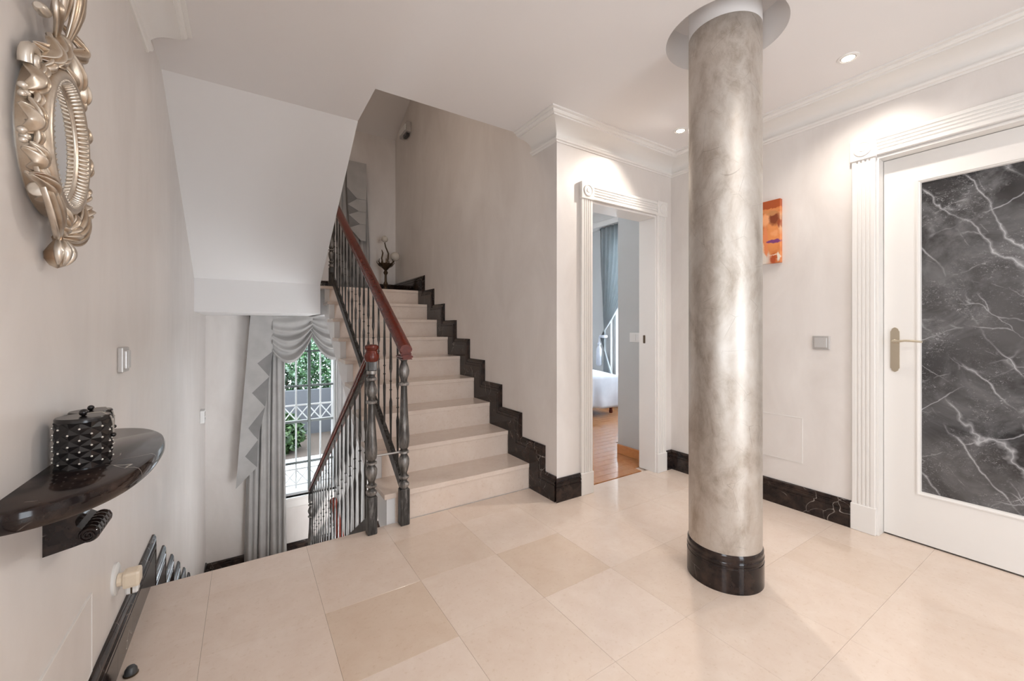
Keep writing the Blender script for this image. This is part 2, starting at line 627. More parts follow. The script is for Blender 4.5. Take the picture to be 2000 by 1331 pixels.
struct(boxes('wall_front', [((XL, -2.6, 0), (0.7, -2.4, 2.75)), ((1.7, -2.6, 0), (XR, -2.4, 2.75)),  # opening added behind the camera to let sky light in
                            ((0.7, -2.6, 2.05), (1.7, -2.4, 2.75)), ((0.7, -2.6, 0), (1.7, -2.4, 0.15))], 'plaster'))
struct(boxes('wall_upper', [((0.615, 2.20, 2.75), (XS, 2.37, 5.7)), ((XL, 2.20, 2.75), (0.615, 2.37, 5.7))], 'plaster'))
struct(box('wall_lower', (XL, 2.10, -3.2), (XS, 2.30, -0.24), 'plaster'))


# ------------------------------------------------------------------ structure: ceilings
def make_ceiling():
    bm = bmesh.new()
    R = 0.255; hs = 0.32
    z0, z1 = ZC, 2.75
    for lo, hi in [((XL, -2.4), (XR, CY - hs)), ((XL, CY - hs), (CX - hs, CY + hs)), ((CX + hs, CY - hs), (XR, CY + hs)),
                   ((XL, CY + hs), (XR, YB)), ((XL, YB), (XS, 2.37)), ((XL, 2.37), (0.615, 2.80))]:
        bbox(bm, (lo[0], lo[1], z0), (hi[0], hi[1], z1))
    N = 64
    cv, sv, tv = [], [], []
    zt = 2.68
    for j in range(N):
        a = 2 * PI * (j + 0.5) / N
        c, s = math.cos(a), math.sin(a)
        q = hs / max(abs(c), abs(s))
        cv.append(bm.verts.new((CX + R * c, CY + R * s, z0)))
        tv.append(bm.verts.new((CX + R * c, CY + R * s, zt)))
        sv.append(bm.verts.new((CX + q * c, CY + q * s, z0)))
    corner = {}
    for j in range(N):
        k = (j + 1) % N
        pa, pb = sv[j].co, sv[k].co
        if abs(pa.x - pb.x) > 1e-5 and abs(pa.y - pb.y) > 1e-5:
            cc = bm.verts.new((CX + math.copysign(hs, pa.x + pb.x - 2 * CX), CY + math.copysign(hs, pa.y + pb.y - 2 * CY), z0))
            bm.faces.new((cv[j], sv[j], cc, sv[k], cv[k]))
        else:
            bm.faces.new((cv[j], sv[j], sv[k], cv[k]))
        f = bm.faces.new((cv[j], cv[k], tv[k], tv[j])); f.smooth = True
    bm.faces.new(tv)
    return frombm('ceiling', bm, 'ceil')


struct(make_ceiling())
struct(prism('ceiling_soffit', [(2.80, 2.5), (4.42, 1.575), (4.42, 1.285), (YF, 1.285), (YF, 1.584), (4.66, 1.584), (2.80, 2.75)],
             'x', XL, 0.615, 'soffit'))
struct(prism('ceiling_upper', [(YF, 3.71), (2.2, 5.26), (2.2, 5.56), (YF, 4.0)], 'x', XL, XS, 'ceil'))

# ------------------------------------------------------------------ structure: floors
fl = struct(box('floor', (XL, -2.4, -0.24), (XR + 0.2, YE - 0.012, -0.0125), 'grout'))


def make_tiles():
    P = 0.3975
    xs = [-0.53 + P * i for i in range(10)]
    ys = [1.777 - P * i for i in range(-2, 12)]
    cache = {}
    rnd = random.Random(3)
    TONE = {(2, 2): 1.0, (4, 2): 0.95, (3, 1): 0.55, (4, 1): 0.0, (3, 2): 0.2, (3, 3): 0.3, (5, 3): 0.5, (7, 4): 0.6, (1, 2): 0.15}
    for i, x in enumerate(xs):
        for j, y in enumerate(ys):
            lo = (max(x, XL), max(y - P, -2.4)); hi = (min(x + P, XR + 0.07), min(y, YE if x < XS else YB + 0.09))
            if hi[0] - lo[0] < 0.02 or hi[1] - lo[1] < 0.02:
                continue
            if lo[1] < -1.2: continue
            sx, sy = round(hi[0] - lo[0], 4), round(hi[1] - lo[1], 4)
            if (sx, sy) not in cache:
                bm = bmesh.new(); bbox(bm, (0, 0, -0.0125), (sx - 0.0006, sy - 0.0006, 0), 0.0005)
                me = bpy.data.meshes.new('floor_tile'); bm.to_mesh(me); bm.free(); me.materials.append(MAT['marble'])
                cache[(sx, sy)] = me
            o = bpy.data.objects.new('floor_tile', cache[(sx, sy)])
            o.location = (lo[0], lo[1], 0)
            q = TONE.get((i, j), rnd.uniform(0.0, 0.28))
            o.color = (1 - 0.10 * q, 1 - 0.14 * q, 1 - 0.20 * q, 1)
            link(o, fl)


make_tiles()
box('floor_threshold', (XL, -2.4, -0.0125), (XR, -1.19, 0), 'step_marble', fl)
struct(box('floor_landing', (XL, 4.63, -1.80), (XS, YF, -1.584), 'step_marble'))
bf = struct(box('floor_bedroom', (1.87, YB + 0.09, -0.2), (4.9, 6.6, -0.012), 'grout'))
bed_cache = {}


def make_planks():
    rnd = random.Random(5)
    wdt = 0.085
    y = YB + 0.09
    r = 0
    while y < 4.3:
        x = 1.95 + rnd.uniform(0, 0.5) - 0.6
        while x < 4.6:
            L = rnd.choice((0.6, 0.8, 1.0))
            lo, hi = max(x, 1.9), min(x + L, 4.6)
            # only planks the doorway can show
            mid = (lo + hi) / 2
            if hi - lo > 0.05 and abs(mid - (y * 0.98 - 0.02)) < 0.85:
                key = round(hi - lo, 3)
                if key not in bed_cache:
                    bm = bmesh.new(); bbox(bm, (0, 0, -0.012), (key - 0.001, wdt - 0.001, 0), 0.0006)
                    me = bpy.data.meshes.new('floor_plank'); bm.to_mesh(me); bm.free(); me.materials.append(MAT['parquet'])
                    bed_cache[key] = me
                o = bpy.data.objects.new('floor_plank', bed_cache[key])
                o.location = (lo, y, 0)
                link(o, bf)
            x += L
        y += wdt


make_planks()

# ------------------------------------------------------------------ bedroom shell
struct(boxes('wall_bedroom', [((4.6, 2.25, 0), (4.8, 3.1, 3.3)), ((4.6, 4.36, 0), (4.8, 6.6, 3.3)), ((4.6, 3.1, 2.5), (4.8, 4.36, 3.3)),
                              ((4.6, 3.1, 0), (4.8, 4.36, 0.35)), ((1.87, 6.4, 0), (4.8, 6.6, 3.3))], 'bed_wall'))
struct(box('wall_bedroom_stub', (2.86, YB + 0.15, 0), (2.98, 2.62, 3.0), 'bed_wall'))
struct(box('wall_bedroom_side', (2.98, 2.25, 0), (4.6, 2.35, 3.0), 'bed_wall'))
struct(box('ceiling_bedroom', (1.87, 2.25, 2.98), (4.8, 6.6, 3.2), 'ceil'))
sk = struct(empty('baseboard_bedroom'))
box('skirting_board', (2.845, YB + 0.15, 0), (2.86, 2.62, 0.085), 'skirt_wood', sk, 0.003)

# ------------------------------------------------------------------ mouldings
BBP = [(0, 0), (0, 0.020), (0.098, 0.020), (0.100, 0.0165), (0.106, 0.0165), (0.109, 0.021), (0.119, 0.021), (0.122, 0.016),
       (0.130, 0.0155), (0.134, 0.018), (0.143, 0.016), (0.152, 0.008), (0.152, 0)]


def baseboard(nm, segs, out):
    """segs: list of (p0, p1) wall-foot points; out: unit vector into the room"""
    e = struct(empty(nm))
    for p0, p1 in segs:
        mitre_piece('baseboard_piece', p0, p1, (0, 0, 1), (0, 0, 1), out, BBP, 'black', e)
    return e


bbr = baseboard('baseboard_right', [((XR, 0.897, 0), (XR, 1.300, 0)), ((XR, 1.3008, 0), (XR, 1.70, 0)), ((XR, 1.7008, 0), (XR, YB, 0))], (-1, 0, 0))
bbl = baseboard('baseboard_left', [((XL, 2.205, 0), (XL, 1.83, 0)), ((XL, 1.829, 0), (XL, 1.44, 0)), ((XL, 1.439, 0), (XL, 1.0, 0)), ((XL, 0.999, 0), (XL, 0.4, 0)), ((XL, 0.399, 0), (XL, -0.6, 0))], (1, 0, 0))
e = struct(empty('baseboard_back'))
mitre_run('baseboard_piece', [(XS - 0.0, YB, 0), (1.922, YB, 0)], 1, (0, 0, 1), [(v, u) for u, v in BBP], 'black', e, ends=((-1, -1, 0), None))
mitre_piece('baseboard_piece', (2.838, YB, 0), (XR - 0.02, YB, 0), (0, 0, 1), (0, 0, 1), (0, -1, 0), BBP, 'black', e)
e = baseboard('baseboard_far', [((XL, YF, -1.584), (0.2, YF, -1.584)), ((0.201, YF, -1.584), (0.9, YF, -1.584)), ((0.901, YF, -1.584), (XS, YF, -1.584))], (0, -1, 0))
e2 = baseboard('baseboard_landing', [((XL, YF, 1.584), (0.6, YF, 1.584)), ((0.601, YF, 1.584), (1.2, YF, 1.584)), ((1.201, YF, 1.584), (XS, YF, 1.584))], (0, -1, 0))

# stepped skirting beside the right flight: each piece mitred to the next
SKP = [(u * 0.165 / 0.152, v) for u, v in BBP]
e = struct(empty('trim_1'))
pts = [(XS, YB, 0), (XS, ny(1), 0)]
for k in range(1, 10):
    pts.append((XS, ny(k), RISE * k))
    pts.append((XS, ny(k + 1) if k < 9 else YF, RISE * k))
mitre_run('skirting_piece', pts, 1, (-1, 0, 0), SKP, 'black', e)
# corner return of the first piece is mitred by the baseboard at the wall's corner
e = struct(empty('trim_2'))
pts = [(XL, 2.205, 0), (XL, YE, 0)]
for k in range(1, 10):
    pts.append((XL, ny(k), -RISE * k))
    pts.append((XL, ny(k + 1) if k < 9 else YF, -RISE * k))
mitre_run('skirting_piece', pts, -1, (1, 0, 0), SKP, 'black', e)


def crown_profile():
    p = [(0, -0.132), (0.008, -0.132), (0.012, -0.124), (0.022, -0.121), (0.026, -0.112), (0.023, -0.104), (0.014, -0.101), (0.010, -0.097), (0.010, -0.092)]
    for i in range(9):
        a = PI / 2 * i / 8
        p.append((0.010 + 0.112 * (1 - math.cos(a)), -0.092 + 0.058 * math.sin(a)))
    p += [(0.124, -0.034), (0.124, -0.027), (0.136, -0.025), (0.144, -0.017), (0.145, -0.011), (0.152, -0.011), (0.163, -0.009), (0.163, 0), (0, 0)]
    return p


CRP = crown_profile()
e = struct(empty('trim_3'))
mitre_run('crown_piece', [(XS, 2.37, ZC), (XS, YB, ZC), (XR, YB, ZC), (XR, -2.4, ZC)], 1, (0, 0, 1), CRP, 'white', e)
e = struct(empty('trim_4'))
mitre_run('crown_piece', [(XL, -2.4, ZC), (XL, 2.41, ZC)], 1, (0, 0, 1), CRP, 'white', e)
e = struct(empty('trim_5'))
mitre_run('crown_piece', [(4.6, 6.4, 2.98), (4.6, 2.35, 2.98)], 1, (0, 0, 1), [(u * 1.2, v * 1.9) for u, v in CRP], 'white', e)


# ------------------------------------------------------------------ door casings
def flute_profile(wd, t, n=4):
    p = [(0, 0), (0, t - 0.004), (0.004, t)]
    m0 = 0.016
    st = (wd - 2 * m0) / n
    for i in range(n):
        c = m0 + st * (i + 0.5)
        r = st * 0.30
        for j in range(5):
            a = PI * j / 4
            p.append((c - r * math.cos(a), t - 0.0065 * math.sin(a)))
    p += [(wd - 0.004, t), (wd, t - 0.004), (wd, 0)]
    return p


def casing(nm, org, along, out, w_open, h_open, jamb_depth, cw=0.105):
    """org: wall-plane point at the foot of the opening's first side; along: unit vector across the opening; out: into the hall"""
    e = struct(empty(nm))
    org, along, out = Vector(org), Vector(along), Vector(out)
    up = Vector((0, 0, 1))
    def Q(a, b, c):
        return org + along * a + up * b + out * c
    def obox(name, a0, a1, b0, b1, c0, c1, m='white', par=e, bev=0.003):
        bm = bmesh.new(); bbox(bm, (a0, b0, c0), (a1, b1, c1), bev)
        for v in bm.verts:
            v.co = Q(*v.co)
        return frombm(name, bm, m, par)
    t = 0.020
    fp = flute_profile(cw, t)
    ph, bh = 0.150, cw + 0.012
    rv = 0.012
    for s in (0, 1):
        a0 = -cw - rv if s == 0 else w_open + rv
        mitre_piece('casing_side', Q(a0, ph, 0), Q(a0, h_open + 0.012, 0), along, along, out, fp, 'white', e)
        obox('plinth_block', a0 - 0.004, a0 + cw + 0.004, 0, ph, 0, t + 0.006)
        blk = obox('corner_block', a0 - 0.006, a0 + cw + 0.006, h_open + 0.012, h_open + 0.012 + bh, 0, t + 0.008)
        # rosette: concentric rings
        ctr = Q(a0 + cw / 2, h_open + 0.012 + bh / 2, t + 0.008)
        prof = [(0.040, -0.001), (0.040, 0.004), (0.036, 0.006), (0.032, 0.003), (0.016, 0.003), (0.014, 0.006), (0.008, 0.007), (0.0, 0.007)]
        vs, fs = lathe_vf(prof, 28)
        vs = [ctr + along * v[0] + up * v[1] + out * v[2] for v in vs]
        auto_smooth(mesh('rosette', vs, fs, 'white', blk), 30)
        # jamb lining
        ja = (-rv, 0.0) if s == 0 else (w_open, w_open + rv)
        obox('jamb', ja[0], ja[1], 0, h_open, -jamb_depth, 0.004, bev=0.001)
    mitre_piece('casing_head', Q(0 - rv, h_open + 0.018, 0), Q(w_open + rv, h_open + 0.018, 0), up, up, out, fp, 'white', e)
    obox('jamb_head', -rv, w_open + rv, h_open, h_open + 0.013, -jamb_depth, 0.004, bev=0.001)
    return e, Q, obox


e6, Q6, ob6 = casing('trim_6', (DX0 + 0.012, YB, 0), (1, 0, 0), (0, -1, 0), DX1 - DX0 - 0.024, DZ - 0.013, 0.155)
# strike plate in the lining of the bedroom door
strike = ob6('strike_plate', DX1 - DX0 - 0.028, DX1 - DX0 - 0.024, 1.02, 1.085, -0.112, -0.092, 'bronze')
e7, Q7, ob7 = casing('trim_7', (XR, GY1 - 0.012, 0), (0, -1, 0), (-1, 0, 0), GY1 - GY0 - 0.024, GZ - 0.013, 0.115)


# ------------------------------------------------------------------ glass door
def glass_door():
    d = struct(empty('door_1'))
    y1, y0 = GY1 - 0.014, GY0 + 0.014        # hinge far side
    x0, x1 = XR + 0.068, XR + 0.108
    z0, z1 = 0.008, GZ - 0.016
    gy1, gy0, gz0, gz1 = 0.652, 0.086, 0.262, 1.925
    boxes('door_leaf', [((x0, gy1, z0), (x1, y1, z1)), ((x0, y0, z0), (x1, gy0, z1)),
                        ((x0, gy0, z0), (x1, gy1, gz0)), ((x0, gy0, gz1), (x1, gy1, z1))], 'white', d)
    # stepped glazing bead
    bp = [(0, 0), (0, 0.006), (0.005, 0.006), (0.007, 0.003), (0.012, 0.001), (0.016, -0.006), (0.016, -0.012), (0, -0.012)]
    loop = [(x0, gy1, gz0), (x0, gy1, gz1), (x0, gy0, gz1), (x0, gy0, gz0)]
    cy, cz = (gy0 + gy1) / 2, (gz0 + gz1) / 2
    for i in range(4):
        a, b = Vector(loop[i]), Vector(loop[(i + 1) % 4])
        def mv(p):
            return Vector((0, math.copysign(1, cy - p.y), math.copysign(1, cz - p.z)))
        mitre_piece('glazing_bead', a, b, mv(a), mv(b), (-1, 0, 0), bp, 'white', d)
    gl = box('glass_pane', (x0 + 0.012, gy0, gz0), (x0 + 0.024, gy1, gz1), 'glassm', d)
    gl['label'] = 'dark grey marbled glass pane with white veins'
    # handle plate with shaped ends and a curved lever
    py, pz0, pz1, pw = 0.739, 0.902, 1.146, 0.019
    out = []
    for s in (1, -1):
        zc = pz1 if s == 1 else pz0
        prof = [(-pw, -0.030), (-pw, -0.022), (-pw * 0.75, -0.016), (-pw * 0.7, -0.009), (-pw * 0.35, -0.003), (0, 0), (pw * 0.35, -0.003), (pw * 0.7, -0.009), (pw * 0.75, -0.016), (pw, -0.022), (pw, -0.030)]
        if s == 1:
            out += [(py + a, zc + b) for a, b in prof]
        else:
            out += [(py - a, zc - b) for a, b in prof]
    pl = prism('handle_plate', out, 'x', x0 - 0.006, x0, 'brass', d)
    vs, fs = lathe_vf([(0.012, 0), (0.012, 0.012), (0.008, 0.016), (0.008, 0.04)], 16)
    vs = [(x0 - 0.006 - v[2], py + v[0], 1.07 + v[1]) for v in vs]
    lv = tube_vf([(x0 - 0.045, py + 0.002, 1.070), (x0 - 0.047, py - 0.02, 1.070), (x0 - 0.047, py - 0.05, 1.075), (x0 - 0.046, py - 0.085, 1.074), (x0 - 0.045, py - 0.118, 1.070)],
                 [0.009, 0.008, 0.007, 0.008, 0.006], 10, 0.8)
    V, F = join_vf([(vs, fs), lv])
    auto_smooth(mesh('door_handle', V, F, 'brass', d), 40)
    vs, fs = lathe_vf([(0.0, 0), (0.004, 0), (0.004, 0.003), (0, 0.004)], 10)
    return d


glass_door()
struct(box('light_stop_behind_door', (XR + 0.12, GY0 - 0.1, -0.1), (XR + 0.2, GY1 + 0.1, 2.3), 'white'))  # unseen panel added to close the doorway against leaking light


# ------------------------------------------------------------------ staircase up
def stairs_up():
    t = empty('staircase')
    poly = [(YE + 0.012, -0.11)]
    poly.append((YE + 0.012, 0))
    for k in range(1, 10):
        poly.append((ny(k) + 0.012, RISE * k - 0.03))
        poly.append(((ny(k + 1) if k < 9 else YF - 0.001) + 0.012 * (k < 9), RISE * k - 0.03))
    poly.append((YF - 0.001, 1.285)); poly.append((4.66, 1.285))
    poly.append((YE + 0.1, -0.11))
    body = prism('stair_body', poly, 'x', XSIDE + 0.012, XS - 0.001, 'soffit', t)
    for k in range(1, 10):
        y0 = ny(k) - 0.0
        y1 = ny(k + 1) + 0.012 if k < 9 else YF - 0.003
        x0 = XSIDE - 0.004
        z = RISE * k
        box('tread' if k < 9 else 'landing_slab', (x0 if k < 9 else 0.617, y0, z - 0.03), (XS - 0.001, y1, z), 'step_marble', t, 0.003, 2)
        box('riser', (XSIDE + 0.060, ny(k) + 0.012 - 0.003, z - RISE + (0.0 if k > 1 else -0.001)), (XS - 0.001, ny(k) + 0.034, z - 0.03), 'step_marble', t)
    at_base(t, (1.2, YE, 0))
    return tag(t, 'cream marble staircase rising beside the grey stucco wall to the landing', 'staircase')


stairs_up()


def stairs_down():
    t = empty('staircase')
    poly = [(YE, -0.24), (YE, -0.0)]
    top = []
    for k in range(1, 10):
        top.append((ny(k), -RISE * k - 0.03)); top.append((ny(k + 1), -RISE * k - 0.03))
    top = top[:-2] + [(ny(9), -1.58)]
    poly = [(YE, -RISE - 0.03)] + top[1:] + [(ny(9), -1.80), (ny(8), -1.80), (YE, -0.45)]
    prism('stair_body', poly, 'x', XL + 0.001, 0.56, 'soffit', t)
    for k in range(1, 9):
        box('tread', (XL + 0.001, ny(k), -RISE * k - 0.03), (0.57, ny(k + 1) + 0.012, -RISE * k), 'step_marble', t, 0.003, 2)
    for k in range(0, 9):
        z1 = -RISE * k - (0.03 if k else 0.0126)
        box('riser', (XL + 0.001, ny(k + 1) - 0.012, -RISE * (k + 1)), (0.565, ny(k + 1) + 0.008, z1), 'step_marble', t)
    at_base(t, (0.1, YE, -1.0))
    tag(t, 'cream marble steps going down beside the left wall towards the curtained window', 'staircase')
    t2 = empty('staircase')
    for k in range(1, 7):
        y1 = 4.63 - GO * (k - 1); y0 = 4.63 - GO * k
        box('tread', (XSIDE, y0 - 0.01, -1.584 - RISE * k - 0.03), (XS - 0.001, y1, -1.584 - RISE * k), 'step_marble', t2)
        box('riser', (XSIDE, y1 - 0.01, -1.584 - RISE * k), (XS - 0.001, y1 + 0.01, -1.584 - RISE * (k - 1) - 0.004), 'step_marble', t2)
    at_base(t2, (1.2, 4.63, -1.6))
    tag(t2, 'lowest cream marble steps below the landing with the curtained window', 'staircase')


stairs_down()


# ------------------------------------------------------------------ balustrades
def newel_vf(c, z0, hgt, s=0.026, block_top=True):
    """turned newel: square foot, baluster-shaped shaft, rings; returns one mesh's vertices and faces"""
    x, y = c
    parts = []
    bz = 0.21
    def sq(za, zb, h, ch=0.004):
        bm = bmesh.new(); bbox(bm, (x - h, y - h, za), (x + h, y + h, zb), ch)
        vs = [v.co.copy() for v in bm.verts]; bm.verts.index_update()
        fs = [tuple(v.index for v in f.verts) for f in bm.faces]; bm.free()
        return vs, fs
    sqs = [sq(z0, z0 + bz, s)]
    zt = hgt - (0.085 if block_top else 0.0)
    if block_top:
        sqs.append(sq(z0 + zt, z0 + hgt, s * 0.98))
    L = zt - bz
    R = 0.031
    rel = [(0.0, 0.60), (0.02, 0.95), (0.035, 0.98), (0.05, 0.6), (0.06, 0.55), (0.075, 0.9), (0.085, 0.95), (0.095, 0.62), (0.11, 0.55), (0.13, 0.72),
           (0.17, 0.95), (0.21, 1.0), (0.225, 0.85), (0.24, 0.62), (0.25, 0.62), (0.255, 0.95), (0.268, 0.95), (0.275, 0.66), (0.285, 0.66),
           (0.295, 0.85), (0.33, 0.99), (0.38, 1.0), (0.47, 0.85), (0.58, 0.70), (0.68, 0.60), (0.735, 0.57), (0.74, 0.92), (0.755, 0.98), (0.768, 0.6), (0.785, 0.62),
           (0.82, 0.95), (0.845, 1.0), (0.87, 0.85), (0.905, 0.55), (0.915, 0.55), (0.925, 0.85), (0.94, 0.9), (0.952, 0.6), (0.965, 0.6), (0.975, 0.85), (1.0, 0.85)]
    parts.append(lathe_vf([(R * r, z0 + bz + L * t) for t, r in rel], 18, (x, y, 0)))
    return join_vf(parts), sqs


def newel(t, *a):
    (V, F), sqs = newel_vf(*a)
    o = auto_smooth(mesh('newel_post', V, F, 'iron', t), 40)
    for v2, f2 in sqs:
        mesh('square_block', v2, f2, 'iron2', o)


def baluster_vf(x, y, z0, z1):
    L = z1 - z0
    prof = [(0.0055, 0), (0.0055, 0.12), (0.0075, 0.30), (0.0085, 0.36), (0.0042, 0.40), (0.0040, 0.455), (0.0085, 0.463), (0.0040, 0.471), (0.0040, 0.528), (0.0085, 0.536),
            (0.0040, 0.544), (0.0042, 0.60), (0.0085, 0.64), (0.0075, 0.70), (0.0055, 0.86), (0.0055, 1.0)]
    return lathe_vf([(r * 1.15, z0 + L * t) for r, t in prof], 7, (x, y, 0))


def rail_sweep(name, p0, p1, prof, m, parent, cut0='vertical', cut1='vertical'):
    """profile (a across x, b up) swept between two points in the YZ plane, ends cut plumb"""
    up = (0, 0, 1)
    return mitre_piece(name, p0, p1, (1, 0, 0), (1, 0, 0), up, prof, m, parent)


HRP = [(-0.030, 0.0), (-0.031, 0.012), (-0.024, 0.018), (-0.033, 0.026), (-0.036, 0.038), (-0.030, 0.052), (-0.018, 0.061), (0, 0.064),
       (0.018, 0.061), (0.030, 0.052), (0.036, 0.038), (0.033, 0.026), (0.024, 0.018), (0.031, 0.012), (0.030, 0.0)]
SL = RISE / GO


def balustrade_up():
    t = empty('stair_balustrade')
    X = 0.765
    def zr(y): return 1.018 + SL * (y - 2.34)         # underside of the handrail
    def zb(y): return 0.176 + SL * (y - ny(1)) + 0.085  # bottom rail centre
    newel(t, (0.772, 2.345), 0, 1.02, 0.027, False)
    newel(t, (X, 4.72), 1.584, 1.0, 0.025, True)
    yA, yB = 2.285, 4.72
    rail_sweep('handrail', (X, yA, zr(yA)), (X, yB, zr(yB)), HRP, 'mahogany', t)
    rail_sweep('rail_bar', (X, 2.345, zr(2.345) - 0.014), (X, yB, zr(yB) - 0.014), [(-0.014, 0), (-0.014, 0.014), (0.014, 0.014), (0.014, 0)], 'iron2', t)
    # rounded end cap of the handrail over the newel
    rail_sweep('handrail_cap', (X, 2.262, zr(yA) - 0.012), (X, 2.372, zr(yA) - 0.012), [(a * 0.92, b * 0.42 - 0.008) for a, b in HRP], 'mahogany', t)
    rail_sweep('bottom_rail', (X, 2.36, zb(2.36) - 0.03), (X, 4.70, zb(4.70) - 0.03), [(-0.014, -0.012), (-0.014, 0.060), (0.014, 0.060), (0.014, -0.012)], 'iron2', t)
    y = 2.44
    while y < 4.66:
        vs, fs = baluster_vf(X, y, zb(y) + 0.02, zr(y) - 0.01)
        auto_smooth(mesh('baluster', vs, fs, 'iron2', t), 60)
        y += GO / 2
    at_base(t, (0.772, 2.345, 0))
    return tag(t, 'dark metal stair railing with mahogany handrail beside the rising steps', 'railing')


def balustrade_down():
    t = empty('stair_balustrade')
    X = 0.585
    def zr(y): return 0.955 - SL * (y - 2.37)
    def zb(y): return 0.055 - SL * (y - 2.37)
    newel(t, (X, 2.335), 0, 0.99, 0.026, True)
    lathe('newel_cap', [(0.030, 0.955), (0.037, 0.962), (0.041, 0.978), (0.041, 0.992), (0.033, 1.006), (0.030, 1.016), (0.037, 1.026), (0.040, 1.034), (0.037, 1.044), (0.026, 1.050), (0, 1.052)],
          'mahogany', t, 20, (X, 2.335, 0))
    yB = 4.86
    newel(t, (X, yB), -1.584, 0.96, 0.025, True)
    rail_sweep('handrail', (X, 2.345, zr(2.345)), (X, yB + 0.03, zr(yB + 0.03)), [(a * 0.78, b * 0.8) for a, b in HRP], 'mahogany', t)
    rail_sweep('rail_bar', (X, 2.345, zr(2.345) - 0.014), (X, yB, zr(yB) - 0.014), [(-0.012, 0), (-0.012, 0.014), (0.012, 0.014), (0.012, 0)], 'iron2', t)
    rail_sweep('bottom_rail', (X, 2.36, zb(2.36) - 0.03), (X, yB, zb(yB) - 0.03), [(-0.014, -0.012), (-0.014, 0.060), (0.014, 0.060), (0.014, -0.012)], 'iron2', t)
    y = 2.47
    while y < yB - 0.05:
        vs, fs = baluster_vf(X, y, zb(y) + 0.02, zr(y) - 0.01)
        auto_smooth(mesh('baluster', vs, fs, 'iron2', t), 60)
        y += GO / 2
    tube('tie_rod', [(X + 0.02, 2.34, 0.425), (0.76, 2.342, 0.425)], 0.006, 'iron', t, 8)
    at_base(t, (X, 2.335, 0))
    return tag(t, 'dark metal stair railing with slim wooden handrail going down towards the window', 'railing')


def balustrade_low():
    t = empty('stair_balustrade')
    X = 0.735
    def zr(y): return -0.62 - SL * (4.42 - y)
    rail_sweep('handrail', (X, 4.42, zr(4.42)), (X, 3.2, zr(3.2)), HRP, 'mahogany', t)
    rail_sweep('bottom_rail', (X, 4.42, zr(4.42) - 0.86), (X, 3.2, zr(3.2) - 0.86), [(-0.014, -0.012), (-0.014, 0.060), (0.014, 0.060), (0.014, -0.012)], 'iron2', t)
    for i in range(9):
        y = 4.36 - i * GO / 2
        vs, fs = baluster_vf(X, y, zr(y) - 0.83, zr(y))
        auto_smooth(mesh('baluster', vs, fs, 'iron2', t), 60)
    newel(t, (X, 4.47), -1.584, 0.98, 0.025, True)
    at_base(t, (X, 4.47, -1.584))
    return tag(t, 'lowest stair railing with reddish handrail seen between the dark balusters', 'railing')


balustrade_up()
balustrade_down()
balustrade_low()


# ------------------------------------------------------------------ column
def column():
    t = empty('column', (CX, CY, 0))
    def L(name, prof, m, seg=72, par=t):
        vs, fs = lathe_vf(prof, seg)
        return auto_smooth(mesh(name, vs, fs, m, par), 30)
    L('shaft', [(CR, 0.10), (CR, 0.8), (CR, 1.6), (CR, 2.5)], 'silver')
    L('neck', [(CR, 2.5005), (CR, 2.679)], 'ceil')
    # base of two curved marble pieces meeting in a thin joint
    prof = [(CR + v * 0.62, u * 0.165 / 0.152) for u, v in BBP]
    prof = [(0.148, 0)] + [(CR - 0.004 + (0.0115 if v > 0.019 else 0.0095 if v > 0.0155 else v * 0.55), u * 0.163 / 0.152) for u, v in BBP[1:]] 
    for a0, a1 in ((math.radians(-122.5), math.radians(60)), (math.radians(60.3), math.radians(237.2))):
        vs, fs = [], []
        N = 40
        n = len(prof)
        for i in range(N + 1):
            a = a0 + (a1 - a0) * i / N
            for r, z in prof:
                vs.append((r * math.cos(a), r * math.sin(a), z))
        for i in range(N):
            for j in range(n - 1):
                fs.append((i * n + j, (i + 1) * n + j, (i + 1) * n + j + 1, i * n + j + 1))
        auto_smooth(mesh('base_piece', vs, fs, 'black', t), 30)
    return tag(t, 'round silver-leaf column with a black marble base', 'column')


column()


